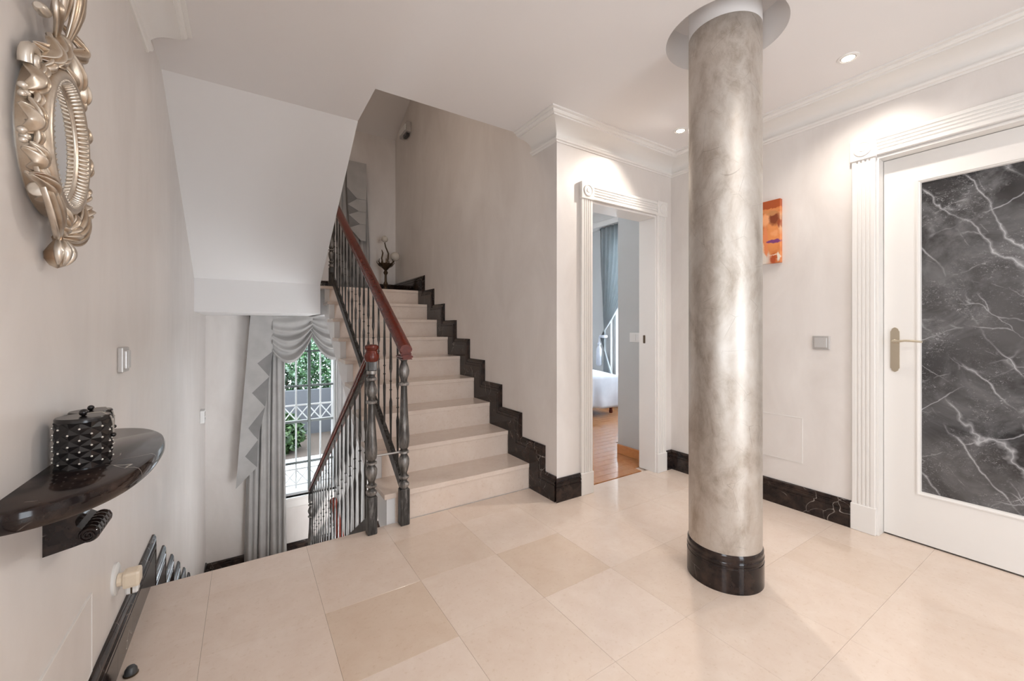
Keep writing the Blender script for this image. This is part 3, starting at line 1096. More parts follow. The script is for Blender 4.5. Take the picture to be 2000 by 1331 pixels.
# ------------------------------------------------------------------ wall shelf
def shelf():
    t = empty('wall_shelf')
    zt, th = 0.83, 0.042
    yc, a, b = 1.392, 0.352, 0.186
    pts = []
    N = 48
    for i in range(N + 1):
        q = PI * i / N
        c, s = math.cos(q), math.sin(q)
        n_ = 2.35
        pts.append((math.copysign(abs(c) ** (2 / n_), c) * a + yc, abs(s) ** (2 / n_) * b))
    # rounded edge built as stacked offset outlines
    layers = [(-0.010, 0.0), (-0.003, 0.004), (0.0, 0.012), (0.0, th - 0.016), (-0.004, th - 0.006), (-0.010, th)]
    vs, fs = [], []
    n = len(pts)
    for off, dz in layers:
        for i, (y, d) in enumerate(pts):
            ty = (y - yc) / a; td = d / b
            L = math.hypot(ty, td) or 1
            vs.append((XL + max(d + off * td / L, 0.0), y + off * ty / L, zt - dz))
    for k in range(len(layers) - 1):
        for i in range(n - 1):
            fs.append((k * n + i, k * n + i + 1, (k + 1) * n + i + 1, (k + 1) * n + i))
        fs.append((k * n + n - 1, k * n, (k + 1) * n, (k + 1) * n + n - 1))
    fs.append(tuple(range(n)))
    fs.append(tuple(range(len(layers) * n - 1, (len(layers) - 1) * n - 1, -1)))
    auto_smooth(mesh('shelf_top', vs, fs, 'black', t), 35)
    # corbel: S-shaped side outline extruded along the wall, with ribbed scrolls
    y0, y1 = 1.305, 1.415
    zt2 = zt - th
    prof = []
    prof += [(0.0, zt2), (0.135, zt2), (0.140, zt2 - 0.010)]
    for i in range(9):
        q = i / 8 * PI
        prof.append((0.118 + 0.022 * math.cos(q * 1.0), zt2 - 0.012 - 0.026 * math.sin(q)))
    for i in range(1, 9):
        s = i / 9
        prof.append((0.096 - 0.066 * math.sin(s * PI * 0.55) - 0.0 * s, zt2 - 0.012 - 0.075 * s))
    for i in range(9):
        q = -PI * 0.55 + i / 8 * PI * 1.15
        prof.append((0.050 + 0.024 * math.cos(PI + q * -1 + PI * 0.0) * -1 * -1, zt2 - 0.112 + 0.0 + 0.02 * math.sin(q) * -1))
    # simple robust outline instead: ogee console
    prof = [(0.0, zt2), (0.128, zt2), (0.134, zt2 - 0.010), (0.134, zt2 - 0.022), (0.126, zt2 - 0.033), (0.112, zt2 - 0.036), (0.098, zt2 - 0.030), (0.090, zt2 - 0.032),
            (0.070, zt2 - 0.046), (0.056, zt2 - 0.064), (0.050, zt2 - 0.082), (0.052, zt2 - 0.094), (0.062, zt2 - 0.102), (0.074, zt2 - 0.100),
            (0.085, zt2 - 0.104), (0.090, zt2 - 0.114), (0.086, zt2 - 0.126), (0.074, zt2 - 0.132), (0.050, zt2 - 0.138), (0.0, zt2 - 0.148)]
    vs, fs = [], []
    n = len(prof)
    for yy in (y0, y1):
        vs += [(XL + d, yy, z) for d, z in prof]
    fs = [tuple(range(n)), tuple(range(2 * n - 1, n - 1, -1))] + [(i, (i + 1) % n, n + (i + 1) % n, n + i) for i in range(n)]
    br = auto_smooth(mesh('bracket', vs, fs, 'black', t), 40)
    for cx_, cz_, R0, nm in ((0.072, zt2 - 0.117, 0.0185, 'scroll'), (0.115, zt2 - 0.020, 0.0185, 'scroll')):
        pr = []
        nb = 6
        for i in range(nb * 6 + 1):
            s = i / (nb * 6)
            pr.append((R0 * (0.86 + 0.16 * abs(math.sin(s * nb * PI))), y0 - 0.004 + (y1 - y0 + 0.008) * s))
        lv, lf = lathe_vf(pr, 18)
        lv = [(XL + cx_ + v[0], v[2], cz_ + v[1]) for v in lv]
        sc = mesh(nm, lv, lf, 'black', br); auto_smooth(sc, 50)
        # spiral ridge on the near end
        sp = []
        for i in range(26):
            q = i / 25 * 2.2 * 2 * PI
            r = R0 * 0.92 * (1 - i / 27)
            sp.append((XL + cx_ + r * math.cos(q), y0 - 0.0055, cz_ + r * math.sin(q)))
        tube('spiral', sp, 0.0022, 'black', br, 6)
    at_base(t, (XL, yc, zt - th))
    return tag(t, 'glossy black marble half-oval shelf on a scrolled bracket on the left wall', 'shelf')


shelf()


def canister(x, y, r, h, label, rot):
    t = empty('studded_canister', (x, y, 0.83))
    rows, cols = 4, 8
    # body: a diamond net of small raised pyramids around a core
    zb, zh = h * 0.02, h * 0.90
    def C(u, v, rr):
        a = 2 * PI * u / cols + rot
        return (rr * math.cos(a), rr * math.sin(a), zb + zh * v / rows)
    vs, fs = lathe_vf([(r * 0.90, zb), (r * 0.90, zb + zh)], 32)
    r0, r1 = r * 0.955, r * 1.05
    for i in range(0, rows * 2 + 1):
        v = i / 2.0
        for j in range(cols):
            u = j + (0.5 if i % 2 == 0 else 0.0)
            o = len(vs)
            vs += [C(u, v, r1), C(u - 0.5, v, r0), C(u, min(v + 0.5, rows), r0 if v < rows else r1), C(u + 0.5, v, r0), C(u, max(v - 0.5, 0), r0 if v > 0 else r1)]
            if v < rows: fs += [(o, o + 2, o + 1), (o, o + 3, o + 2)]
            if v > 0: fs += [(o, o + 1, o + 4), (o, o + 4, o + 3)]
    mesh('body', vs, fs, 'leather', t)
    lathe('rim', [(r * 0.97, 0), (r * 1.02, 0.0), (r * 1.02, h * 0.03), (r * 0.97, h * 0.035)], 'leather', t, 32)
    lathe('lid', [(r * 0.97, h * 0.90), (r * 1.0, h * 0.915), (r * 1.0, h * 0.975), (r * 0.96, h), (0, h)], 'leather', t, 36)
    st = None
    for i in range(1, rows * 2):
        v = i / 2.0
        for j in range(cols):
            u = j + (0.5 if i % 2 == 0 else 0.0)       # where both diagonals cross mid-cell
            a = 2 * PI * u / cols + rot
            z = h * 0.02 + h * 0.90 * v / rows
            if st is None:
                st = mesh('stud', *ball_vf((0, 0, 0), r * 0.05, 8, 6), 'stud', t, True)
                o = st
            else:
                o = link(bpy.data.objects.new('stud', st.data), t)
            o.location = (r * 1.05 * math.cos(a), r * 1.05 * math.sin(a), z)
    ball('bead', (0, 0, h + r * 0.16), r * 0.17, 'leather', t)
    cd = tube('cord', [(0, 0, h + 0.003), (r * 0.3, -r * 0.1, h + 0.006), (r * 0.7, -r * 0.12, h + 0.006), (r * 1.03, -r * 0.15, h - 0.006), (r * 1.10, -r * 0.15, h * 0.8), (r * 1.11, -r * 0.15, h * 0.62)], r * 0.035, 'cord', t, 6)
    ball('bead', (r * 1.11, -r * 0.15, h * 0.57), r * 0.11, 'leather', t)
    return tag(t, label, 'canister', 'studded canisters on the black shelf')


canister(-0.309, 1.308, 0.046, 0.112, 'nearer black diamond-studded canister with a beaded cord on the black shelf', 0.1)
canister(-0.327, 1.440, 0.040, 0.104, 'farther black studded canister, half hidden behind the nearer one on the shelf', 0.25)


# ------------------------------------------------------------------ carved mirror
def leaf_vf(path, width, thick, twist=0.0, ribs=2, nu=9, cup=0.75, lobes=0, groove=0.0):
    """a carved leaf: path in local (s along wall, z, depth) coordinates -> closed relief mesh"""
    path = [Vector(p) for p in path]
    n = len(path)
    vs, fs = [], []
    for i, p in enumerate(path):
        s = i / (n - 1)
        t = (path[min(i + 1, n - 1)] - path[max(i - 1, 0)]).normalized()
        nd = Vector((0, 0, 1))
        b = t.cross(nd)
        if b.length < 1e-4: b = Vector((1, 0, 0))
        b.normalize()
        nn = b.cross(t).normalized()
        if nn.z < 0: nn = -nn
        wv = width * (math.sin(PI * min(0.05 + s * 0.93, 1.0)) ** 0.75)
        if lobes:
            wv *= 0.82 + 0.18 * abs(math.sin(s * lobes * PI))
        wv = max(wv, width * 0.04)
        for j in range(nu):
            u = -1 + 2 * j / (nu - 1)
            hgt = thick * (1 - cup * u * u) * (0.15 + 0.85 * math.sin(PI * min(s * 0.94 + 0.04, 1)))
            hgt += thick * 0.25 * math.cos(u * ribs * PI) - groove * thick * math.exp(-(u * 3.5) ** 2)
            vs.append(p + b * u * wv + nn * hgt)
        for j in range(nu):
            u = -1 + 2 * j / (nu - 1)
            vs.append(p + b * u * wv * 0.9 - nn * thick * 0.25)
    m = 2 * nu
    for i in range(n - 1):
        a, c = i * m, (i + 1) * m
        for j in range(nu - 1):
            fs.append((a + j, a + j + 1, c + j + 1, c + j))
            fs.append((a + nu + j, c + nu + j, c + nu + j + 1, a + nu + j + 1))
        fs.append((a, c, c + nu, a + nu))
        fs.append((a + nu - 1, a + 2 * nu - 1, c + 2 * nu - 1, c + nu - 1))
    for a in (0, (n - 1) * m):
        for j in range(nu - 1):
            fs.append((a + j, a + nu + j, a + nu + j + 1, a + j + 1))
    return vs, fs


def mirror():
    t = empty('wall_mirror')
    MY, MZ = 1.300, 1.548
    A, B = 0.094, 0.122           # glass semi axes
    def W(s, z, d):
        return Vector((XL + d, MY + s, MZ + z))
    def wv(vs):
        return [W(*v) for v in vs]
    N = 96
    # ring profile: (outward offset, depth)
    prof = [(-0.004, 0.024), (-0.004, 0.031), (0.000, 0.034), (0.004, 0.032), (0.007, 0.034), (0.010, 0.041), (0.014, 0.047), (0.020, 0.050), (0.026, 0.049), (0.031, 0.044),
            (0.033, 0.038), (0.035, 0.037), (0.038, 0.039), (0.041, 0.036), (0.042, 0.028), (0.042, 0.004)]
    vs, fs = [], []
    n = len(prof)
    for i in range(N):
        q = 2 * PI * i / N
        for o, d in prof:
            vs.append(((A + o) * math.cos(q), (B + o) * math.sin(q), d))
    for i in range(N):
        k = (i + 1) % N
        for j in range(n - 1):
            fs.append((i * n + j, k * n + j, k * n + j + 1, i * n + j + 1))
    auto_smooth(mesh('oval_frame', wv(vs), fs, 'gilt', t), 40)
    # gadrooned inner border: small radial ridges
    parts = []
    G = 78
    for i in range(G):
        q = 2 * PI * i / G
        c, s = math.cos(q), math.sin(q)
        p = [((A + o) * c, (B + o) * s, d) for o, d in ((0.003, 0.031), (0.007, 0.035), (0.010, 0.0415), (0.0145, 0.0485))]
        parts.append(tube_vf(p, [0.0024, 0.0036, 0.0044, 0.0028], 6))
    V, F = join_vf(parts)
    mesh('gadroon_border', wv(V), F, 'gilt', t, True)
    # glass
    gv = [((A + 0.002) * math.cos(2 * PI * i / N), (B + 0.002) * math.sin(2 * PI * i / N), 0.030) for i in range(N)]
    gv2 = [(v[0], v[1], 0.006) for v in gv]
    mesh('mirror_glass', wv(gv + gv2), [tuple(range(N)), tuple(range(2 * N - 1, N - 1, -1))] + [(i, (i + 1) % N, N + (i + 1) % N, N + i) for i in range(N)], 'mirror', t)
    def leaf(name, path, width, thick, **kw):
        v, f = leaf_vf(path, width, thick, **kw)
        o = mesh(name, wv(v), f, 'gilt', t, True)
        o.modifiers.new('smooth_carving', 'SUBSURF').levels = 1
        o.modifiers['smooth_carving'].render_levels = 1
        return o
    def arc(c, r, a0, a1, d0=0.014, d1=0.03, n_=8, rz=None):
        rz = rz or r
        return [(c[0] + r * math.cos(a0 + (a1 - a0) * i / (n_ - 1)), c[1] + rz * math.sin(a0 + (a1 - a0) * i / (n_ - 1)), d0 + (d1 - d0) * math.sin(PI * i / (n_ - 1))) for i in range(n_)]
    def rim(q, off):
        """point on the oval enlarged by off, with its tangent (towards the top) and outward normal"""
        bx, bz = (A + off) * math.cos(q), (B + off) * math.sin(q)
        tx, tz = -(A + off) * math.sin(q), (B + off) * math.cos(q)
        L = math.hypot(tx, tz)
        return bx, bz, tx / L, tz / L, tz / L, -tx / L
    def volute(c, r, start, turns, th, sd):
        p, rad = [], []
        for i in range(22):
            f = i / 21
            a_ = start + turns * 2 * PI * f
            rr = r * (1 - 0.82 * f)
            p.append((sd * (c[0] + rr * math.cos(a_)), c[1] + rr * math.sin(a_), c[2] + 0.010 * f))
            rad.append(th * (1.0 - 0.45 * f))
        v, f_ = tube_vf(p, rad, 8)
        auto_smooth(mesh('volute', wv(v), f_, 'gilt', t), 60)
    for sd in (1, -1):
        # foliage running up each side: long petals, volutes, curled leaves and berries
        for deg, kind, l, wd_ in ((-44, 'leaf', 0.072, 0.022), (-27, 'petal', 0.042, 0.019), (-14, 'berry', 0.0, 0.0), (-3, 'petal', 0.052, 0.022), (13, 'berry', 0.0, 0.0), (24, 'petal', 0.056, 0.023), (42, 'volute', 0.0, 0.028),
                                  (52, 'berry', 0.0, 0.0), (58, 'leaf', 0.060, 0.016), (72, 'flare', 0.075, 0.020)):
            bx, bz, tx, tz, nx, nz = rim(math.radians(deg), 0.044)
            if kind in ('petal', 'leaf', 'flare'):
                curl = {'petal': 0.012, 'leaf': 0.034, 'flare': 0.050}[kind]
                path = []
                for j in range(9):
                    f = j / 8
                    o_ = 0.010 + curl * f * f - 0.006 * math.sin(PI * f)
                    path.append((sd * (bx + nx * o_ + tx * l * (f - 0.5)), bz + nz * o_ + tz * l * (f - 0.5), 0.018 + 0.016 * math.sin(PI * f) + (0.012 * f if kind != 'petal' else 0)))
                leaf('carved_' + ('petal' if kind == 'petal' else 'leaf'), path, wd_, 0.019, ribs=1 if kind == 'petal' else 3, lobes=0 if kind == 'petal' else 3, nu=13, groove=0.55 if kind == 'petal' else 0.0)
                if kind != 'petal':
                    path2 = [(sd * (bx - nx * 0.006 + tx * l * 0.9 * (f - 0.6) + nx * 0.02 * f), bz - nz * 0.006 + tz * l * 0.9 * (f - 0.6) + nz * 0.02 * f, 0.014 + 0.012 * math.sin(PI * f)) for f in [j / 8 for j in range(9)]]
                    leaf('carved_leaf', path2, wd_ * 0.7, 0.012, ribs=2, lobes=3, nu=9)
            elif kind == 'volute':
                volute((bx + nx * 0.012, bz + nz * 0.012, 0.018), wd_, -0.6, 1.35, 0.0115, sd)
            else:
                bs = []
                for (da, db, r_) in ((0, 0, 0.0085), (0.011, 0.009, 0.0075), (-0.003, 0.014, 0.007), (0.010, -0.008, 0.0065)):
                    bs.append(ball_vf((sd * (bx + nx * (0.010 + da) + tx * db), bz + nz * (0.010 + da) + tz * db, 0.020), r_, 10, 7))
                for q_ in bs:
                    mesh('berry', wv(q_[0]), q_[1], 'gilt', t, True)
        # inner row of small leaves lapping over the side of the oval
        for i in range(12):
            bx, bz, tx, tz, nx, nz = rim(math.radians(-62 + 12.5 * i), 0.040)
            l = 0.046 + 0.008 * (i % 3)
            path = []
            for j in range(8):
                f = j / 7
                o_ = 0.002 + 0.016 * f * f * (1 if i % 2 else 0.2)
                path.append((sd * (bx + nx * o_ + tx * l * (f - 0.5)), bz + nz * o_ + tz * l * (f - 0.5), 0.020 + 0.014 * math.sin(PI * f) + 0.006 * (i % 2)))
            leaf('side_leaf', path, 0.011 + 0.002 * (i % 2), 0.013, ribs=2, nu=9, groove=0.3)
        # broad shell leaf sweeping from the side to the foot
        path = []
        for j in range(12):
            f = j / 11
            path.append((sd * (0.122 - 0.112 * f ** 1.5), -B * 0.62 - 0.135 * math.sin(f * PI / 2) + 0.006, 0.016 + 0.026 * math.sin(PI * (0.1 + 0.8 * f))))
        leaf('shell_leaf', path, 0.034, 0.014, ribs=4, nu=15, cup=0.5)
        for i in range(3):
            ang = math.radians(62 - 24 * i) if sd > 0 else math.radians(118 + 24 * i)
            path = []
            for j in range(8):
                f = j / 7
                rr = 0.008 + (0.078 - 0.010 * i) * f
                path.append((rr * math.cos(ang), -B - 0.082 + rr * math.sin(ang) * 0.85, 0.020 + 0.026 * math.sin(PI * f * 0.85)))
            leaf('fan_leaf', path, 0.013, 0.010, ribs=2)
        # fluted curl at the end of each shell leaf
        v, f = lathe_vf([(0.0, -0.020), (0.012, -0.019)] + [(0.015 * (0.9 + 0.14 * abs(math.sin(i * PI / 3))), -0.018 + 0.036 * i / 12) for i in range(13)] + [(0.012, 0.019), (0, 0.020)], 14)
        v = [(sd * (0.108 + q[2] * 0.9), -B - 0.008 + q[0] - 0.3 * q[2], 0.030 + q[1]) for q in v]
        auto_smooth(mesh('fluted_curl', wv(v), f, 'gilt', t), 50)
        # ribbon loops above the oval
        path = [(sd * (0.006 + 0.080 * math.sin(PI * s * 0.95)), B + 0.085 + 0.070 * s + 0.010 * math.sin(PI * s), 0.020 + 0.026 * math.sin(PI * s)) for s in [i / 11 for i in range(12)]]
        leaf('ribbon_loop', path, 0.020, 0.011, ribs=2)
        path = [(sd * (0.010 + 0.100 * s), B + 0.095 - 0.060 * s - 0.02 * math.sin(PI * s), 0.020 + 0.018 * math.sin(PI * s)) for s in [i / 9 for i in range(10)]]
        leaf('ribbon_tail', path, 0.019, 0.011, ribs=2)
        path = [(sd * (0.020 + 0.045 * s), B + 0.135 + 0.20 * s, 0.018 + 0.030 * math.sin(PI * (0.2 + 0.8 * s))) for s in [i / 9 for i in range(10)]]
        leaf('plume', path, 0.026, 0.013, ribs=3)
        path = [(sd * (0.030 + 0.030 * math.sin(PI * s)), B + 0.030 + 0.065 * s, 0.016 + 0.016 * math.sin(PI * s)) for s in [i / 7 for i in range(8)]]
        leaf('carved_leaf', path, 0.020, 0.012, ribs=2, lobes=3)
        v, f = lathe_vf([(0.0, 0), (0.010, 0.0), (0.012, 0.006), (0.010, 0.03), (0.006, 0.036), (0, 0.036)], 12)
        v = [(sd * (0.085 + q[2]), B + 0.112 + q[0] - 0.2 * q[2], 0.030 + q[1]) for q in v]
        auto_smooth(mesh('ribbon_end', wv(v), f, 'gilt', t), 50)
    path = [(0.0, B + 0.10 + 0.27 * s, 0.022 + 0.034 * math.sin(PI * (0.15 + 0.8 * s))) for s in [i / 9 for i in range(10)]]
    leaf('plume', path, 0.030, 0.014, ribs=4)
    V, F = ball_vf((0, B + 0.098, 0.030), 0.021, 14, 10, (1, 1, 0.9))
    mesh('ribbon_knot', wv(V), F, 'gilt', t, True)
    # backing of the carved frame
    bk = []
    for i in range(48):
        q = 2 * PI * i / 48
        bk.append(((A + 0.036) * math.cos(q), (B + 0.036) * math.sin(q)))
    n = len(bk)
    vs = [(a, b, 0.0) for a, b in bk] + [(a, b, 0.010) for a, b in bk] + [((A - 0.003) * math.cos(2 * PI * i / 48), (B - 0.003) * math.sin(2 * PI * i / 48), 0.010) for i in range(48)]
    fs = [tuple(range(n))] + [(i, (i + 1) % n, n + (i + 1) % n, n + i) for i in range(n)] + [(n + i, n + (i + 1) % n, 2 * n + (i + 1) % n, 2 * n + i) for i in range(n)]
    # keep the backing behind the glass
    mesh('backing', wv([(v[0], v[1], min(v[2], 0.005)) for v in vs]), fs, 'gilt', t)
    # bud finial at the foot
    fz = -B - 0.112
    fin = auto_smooth(mesh('finial', wv(lathe_vf([(0.005, 0.034), (0.009, 0.026), (0.007, 0.018), (0.014, 0.006), (0.021, -0.008), (0.020, -0.022), (0.012, -0.036), (0.0, -0.042)], 16)[0]),
                           lathe_vf([(0.005, 0.034), (0.009, 0.026), (0.007, 0.018), (0.014, 0.006), (0.021, -0.008), (0.020, -0.022), (0.012, -0.036), (0.0, -0.042)], 16)[1], 'gilt', t), 60)
    # turn the lathe upright against the wall: (x, y, z) -> (s, depth, z)
    for v_ in fin.data.vertices:
        s_, z_, d_ = v_.co.y - MY, v_.co.z - MZ, v_.co.x - XL
        v_.co = W(s_, fz + d_, 0.024 + z_)
    for i in range(5):
        q = math.radians(20 + 35 * i)
        p = []
        for j in range(8):
            f = j / 7
            r_ = 0.007 + 0.0165 * math.sin(PI * min(1, 0.12 + 0.75 * f))
            p.append((r_ * math.cos(q), fz + 0.018 - 0.052 * f, 0.024 + r_ * math.sin(q)))
        v, f = tube_vf(p, [0.004, 0.006, 0.0075, 0.008, 0.008, 0.007, 0.005, 0.002], 6)
        auto_smooth(mesh('finial_leaf', wv(v), f, 'gilt', fin), 60)
    at_base(t, (XL, MY, MZ))
    return tag(t, 'ornate antique silver mirror with carved leaves on the left wall', 'mirror')


mirror()


# ------------------------------------------------------------------ switches, sockets, panels
def wall_plate(nm, org, along, out, wd, ht, label, cat, rockers=1, m1='grey_plastic', m2='grey_plastic2', group=None, depth=0.012, rocker_gap=0.0):
    t = empty(nm)
    org, along, out = Vector(org), Vector(along), Vector(out)
    up = Vector((0, 0, 1))
    def ob(name, a0, a1, b0, b1, c0, c1, m, bev):
        bm = bmesh.new(); bbox(bm, (a0, b0, c0), (a1, b1, c1), bev, 2)
        for v in bm.verts:
            v.co = org + along * v.co.x + up * v.co.y + out * v.co.z
        return frombm(name, bm, m, t)
    ob('frame', -wd / 2, wd / 2, -ht / 2, ht / 2, 0, depth, m1, 0.004)
    iw = wd * 0.76
    for i in range(rockers):
        a0 = -iw / 2 + iw * i / rockers + 0.001
        a1 = -iw / 2 + iw * (i + 1) / rockers - 0.001
        ob('rocker', a0, a1, -ht * 0.36, ht * 0.36, depth - 0.002, depth + 0.007, m2, 0.003)
    at_base(t, org)
    return tag(t, label, cat, group)


wall_plate('light_switch', (XR, 1.056, 1.054), (0, -1, 0), (-1, 0, 0), 0.088, 0.082, 'silver-grey single light switch on the right wall beside the glass door', 'switch')
wall_plate('light_switch', (XL, 1.965, 1.030), (0, 1, 0), (1, 0, 0), 0.088, 0.088, 'silver-grey double light switch on the left wall above the shelf end', 'switch', 2, depth=0.016)
wall_plate('light_switch', (2.86, 2.40, 1.062), (0, 1, 0), (-1, 0, 0), 0.15, 0.082, 'white double light switch on the grey wall inside the bedroom', 'switch', 2, 'white_plastic', 'white_plastic')


def socket():
    t = empty('wall_socket')
    prof = [(0, 0), (0.047, 0), (0.047, 0.007), (0.040, 0.011), (0.0, 0.011)]
    vs, fs = lathe_vf([(r, z) for r, z in prof[1:]], 32)
    vs = [(XL + v[2], 1.885 + v[0], 0.295 + v[1] * 1.1) for v in vs]
    auto_smooth(mesh('socket_plate', vs, fs, 'white_plastic', t), 30)
    tag(at_base(t, (XL, 1.885, 0.295)), 'round white wall socket low on the left wall', 'socket')
    a = empty('plug_adapter')
    yc, zc = 1.865, 0.298
    vs, fs = lathe_vf([(0.018, 0.0115), (0.021, 0.013), (0.021, 0.024), (0.026, 0.029)], 10)
    vs = [(XL + v[2], yc + v[0], zc + v[1]) for v in vs]
    auto_smooth(mesh('plug_neck', vs, fs, 'cream_plastic', a), 30)
    bm = bmesh.new(); bbox(bm, (XL + 0.027, yc - 0.026, zc - 0.026), (XL + 0.072, yc + 0.026, zc + 0.026), 0.009, 2)
    frombm('adapter_body', bm, 'cream_plastic', a)
    bm = bmesh.new(); bbox(bm, (XL + 0.034, yc - 0.017, zc - 0.050), (XL + 0.066, yc + 0.017, zc - 0.024), 0.004, 1)
    frombm('lower_outlet', bm, 'white_plastic', a)
    bm = bmesh.new(); bbox(bm, (XL + 0.047, yc - 0.0175, zc - 0.048), (XL + 0.052, yc - 0.016, zc - 0.027), 0)
    frombm('outlet_slot', bm, 'bronze', a)
    tag(at_base(a, (XL, yc, zc)), 'cream plastic plug adapter in the round socket low on the left wall', 'plug adapter')


socket()


def cover_panel(nm, y0, y1, z0, z1, x, out, label):
    t = empty(nm)
    lo, hi = (min(x, x + out * 0.003), y0, z0), (max(x, x + out * 0.003), y1, z1)
    box('cover_plate', lo, hi, 'plaster', t, 0.001)
    s = 0.004
    for (a0, a1, b0, b1) in ((y0 - s, y0, z0 - s, z1 + s), (y1, y1 + s, z0 - s, z1 + s), (y0, y1, z0 - s, z0), (y0, y1, z1, z1 + s)):
        box('edge_strip', (min(x, x + out * 0.0045), a0, b0), (max(x, x + out * 0.0045), a1, b1), 'white', t)
    at_base(t, (x, (y0 + y1) / 2, z0))
    return tag(t, label, 'cover panel')


cover_panel('access_cover', 1.14, 1.63, 0.165, 0.383, XL, 1, 'flush rectangular cover panel low on the left wall below the shelf')
cover_panel('access_cover', 1.160, 1.46, 0.300, 0.577, XR, -1, 'flush rectangular cover panel low on the right wall behind the column')


def thermostat():
    t = empty('wall_sensor')
    box('housing', (XL, 4.93, 0.225), (XL + 0.035, 5.06, 0.345), 'white_plastic', t, 0.006, 2)
    box('display', (XL + 0.033, 4.955, 0.285), (XL + 0.038, 5.035, 0.325), 'grey_plastic', t, 0.002)
    box('button_row', (XL + 0.033, 4.96, 0.245), (XL + 0.040, 5.03, 0.265), 'grey_plastic2', t, 0.002)
    at_base(t, (XL, 5.0, 0.285))
    tag(t, 'small white thermostat on the left wall near the curtain', 'thermostat')


thermostat()

# dark domed disc with a ring on the floor by the left baseboard
ds = empty('floor_disc', (-0.318, 1.815, 0))
lathe('disc_body', [(0.017, 0), (0.018, 0.004), (0.016, 0.018), (0.011, 0.026), (0, 0.028)], 'dark_plastic', ds, 20)
lathe('disc_ring', [(0.0175, 0.001), (0.020, 0.001), (0.020, 0.004), (0.0175, 0.005)], 'bronze', ds, 20)
tag(ds, 'small dark round disc on the floor by the left baseboard', 'door stop')


# ------------------------------------------------------------------ downlights
def downlight(x, y, label, power, tilt=0.0):
    t = empty('downlight', (x, y, ZC))
    lathe('trim_ring', [(0.030, -0.001), (0.034, -0.006), (0.044, -0.004), (0.046, 0.0)], 'white', t, 32)
    lathe('inner_ring', [(0.026, -0.0005), (0.0265, -0.004), (0.031, -0.0045), (0.031, -0.0005)], 'chrome', t, 32)
    lathe('bulb', [(0.0, -0.003), (0.027, -0.003), (0.027, -0.0008), (0.0, -0.0008)], 'lamp', t, 24)
    tag(t, label, 'downlight', 'recessed ceiling downlights')
    l = bpy.data.lights.new('downlight_beam', 'SPOT')
    l.energy = power; l.color = (1.0, 0.92, 0.84); l.spot_size = math.radians(125); l.spot_blend = 0.9; l.shadow_soft_size = 0.03
    o = bpy.data.objects.new('downlight_beam', l)
    o.location = (x, y, ZC - 0.02)
    o.rotation_euler = (0, math.radians(tilt), 0)
    COL.objects.link(o)


downlight(2.535, 0.805, 'lit round ceiling downlight nearest the glass door', 18, -10)
downlight(2.500, 1.728, 'lit round ceiling downlight beside the column near the bedroom door', 38, 38)
for x, y in ((1.9, -1.3), (0.9, -1.0), (1.4, 0.1)):  # unseen ceiling spots added to brighten the hall and left wall
    l = bpy.data.lights.new('hall_fill_spot', 'SPOT')
    l.energy = 22; l.color = (1.0, 0.93, 0.87); l.spot_size = math.radians(150); l.spot_blend = 0.9; l.shadow_soft_size = 0.03
    o = bpy.data.objects.new('hall_fill_spot', l); o.location = (x, y, ZC - 0.02); COL.objects.link(o)


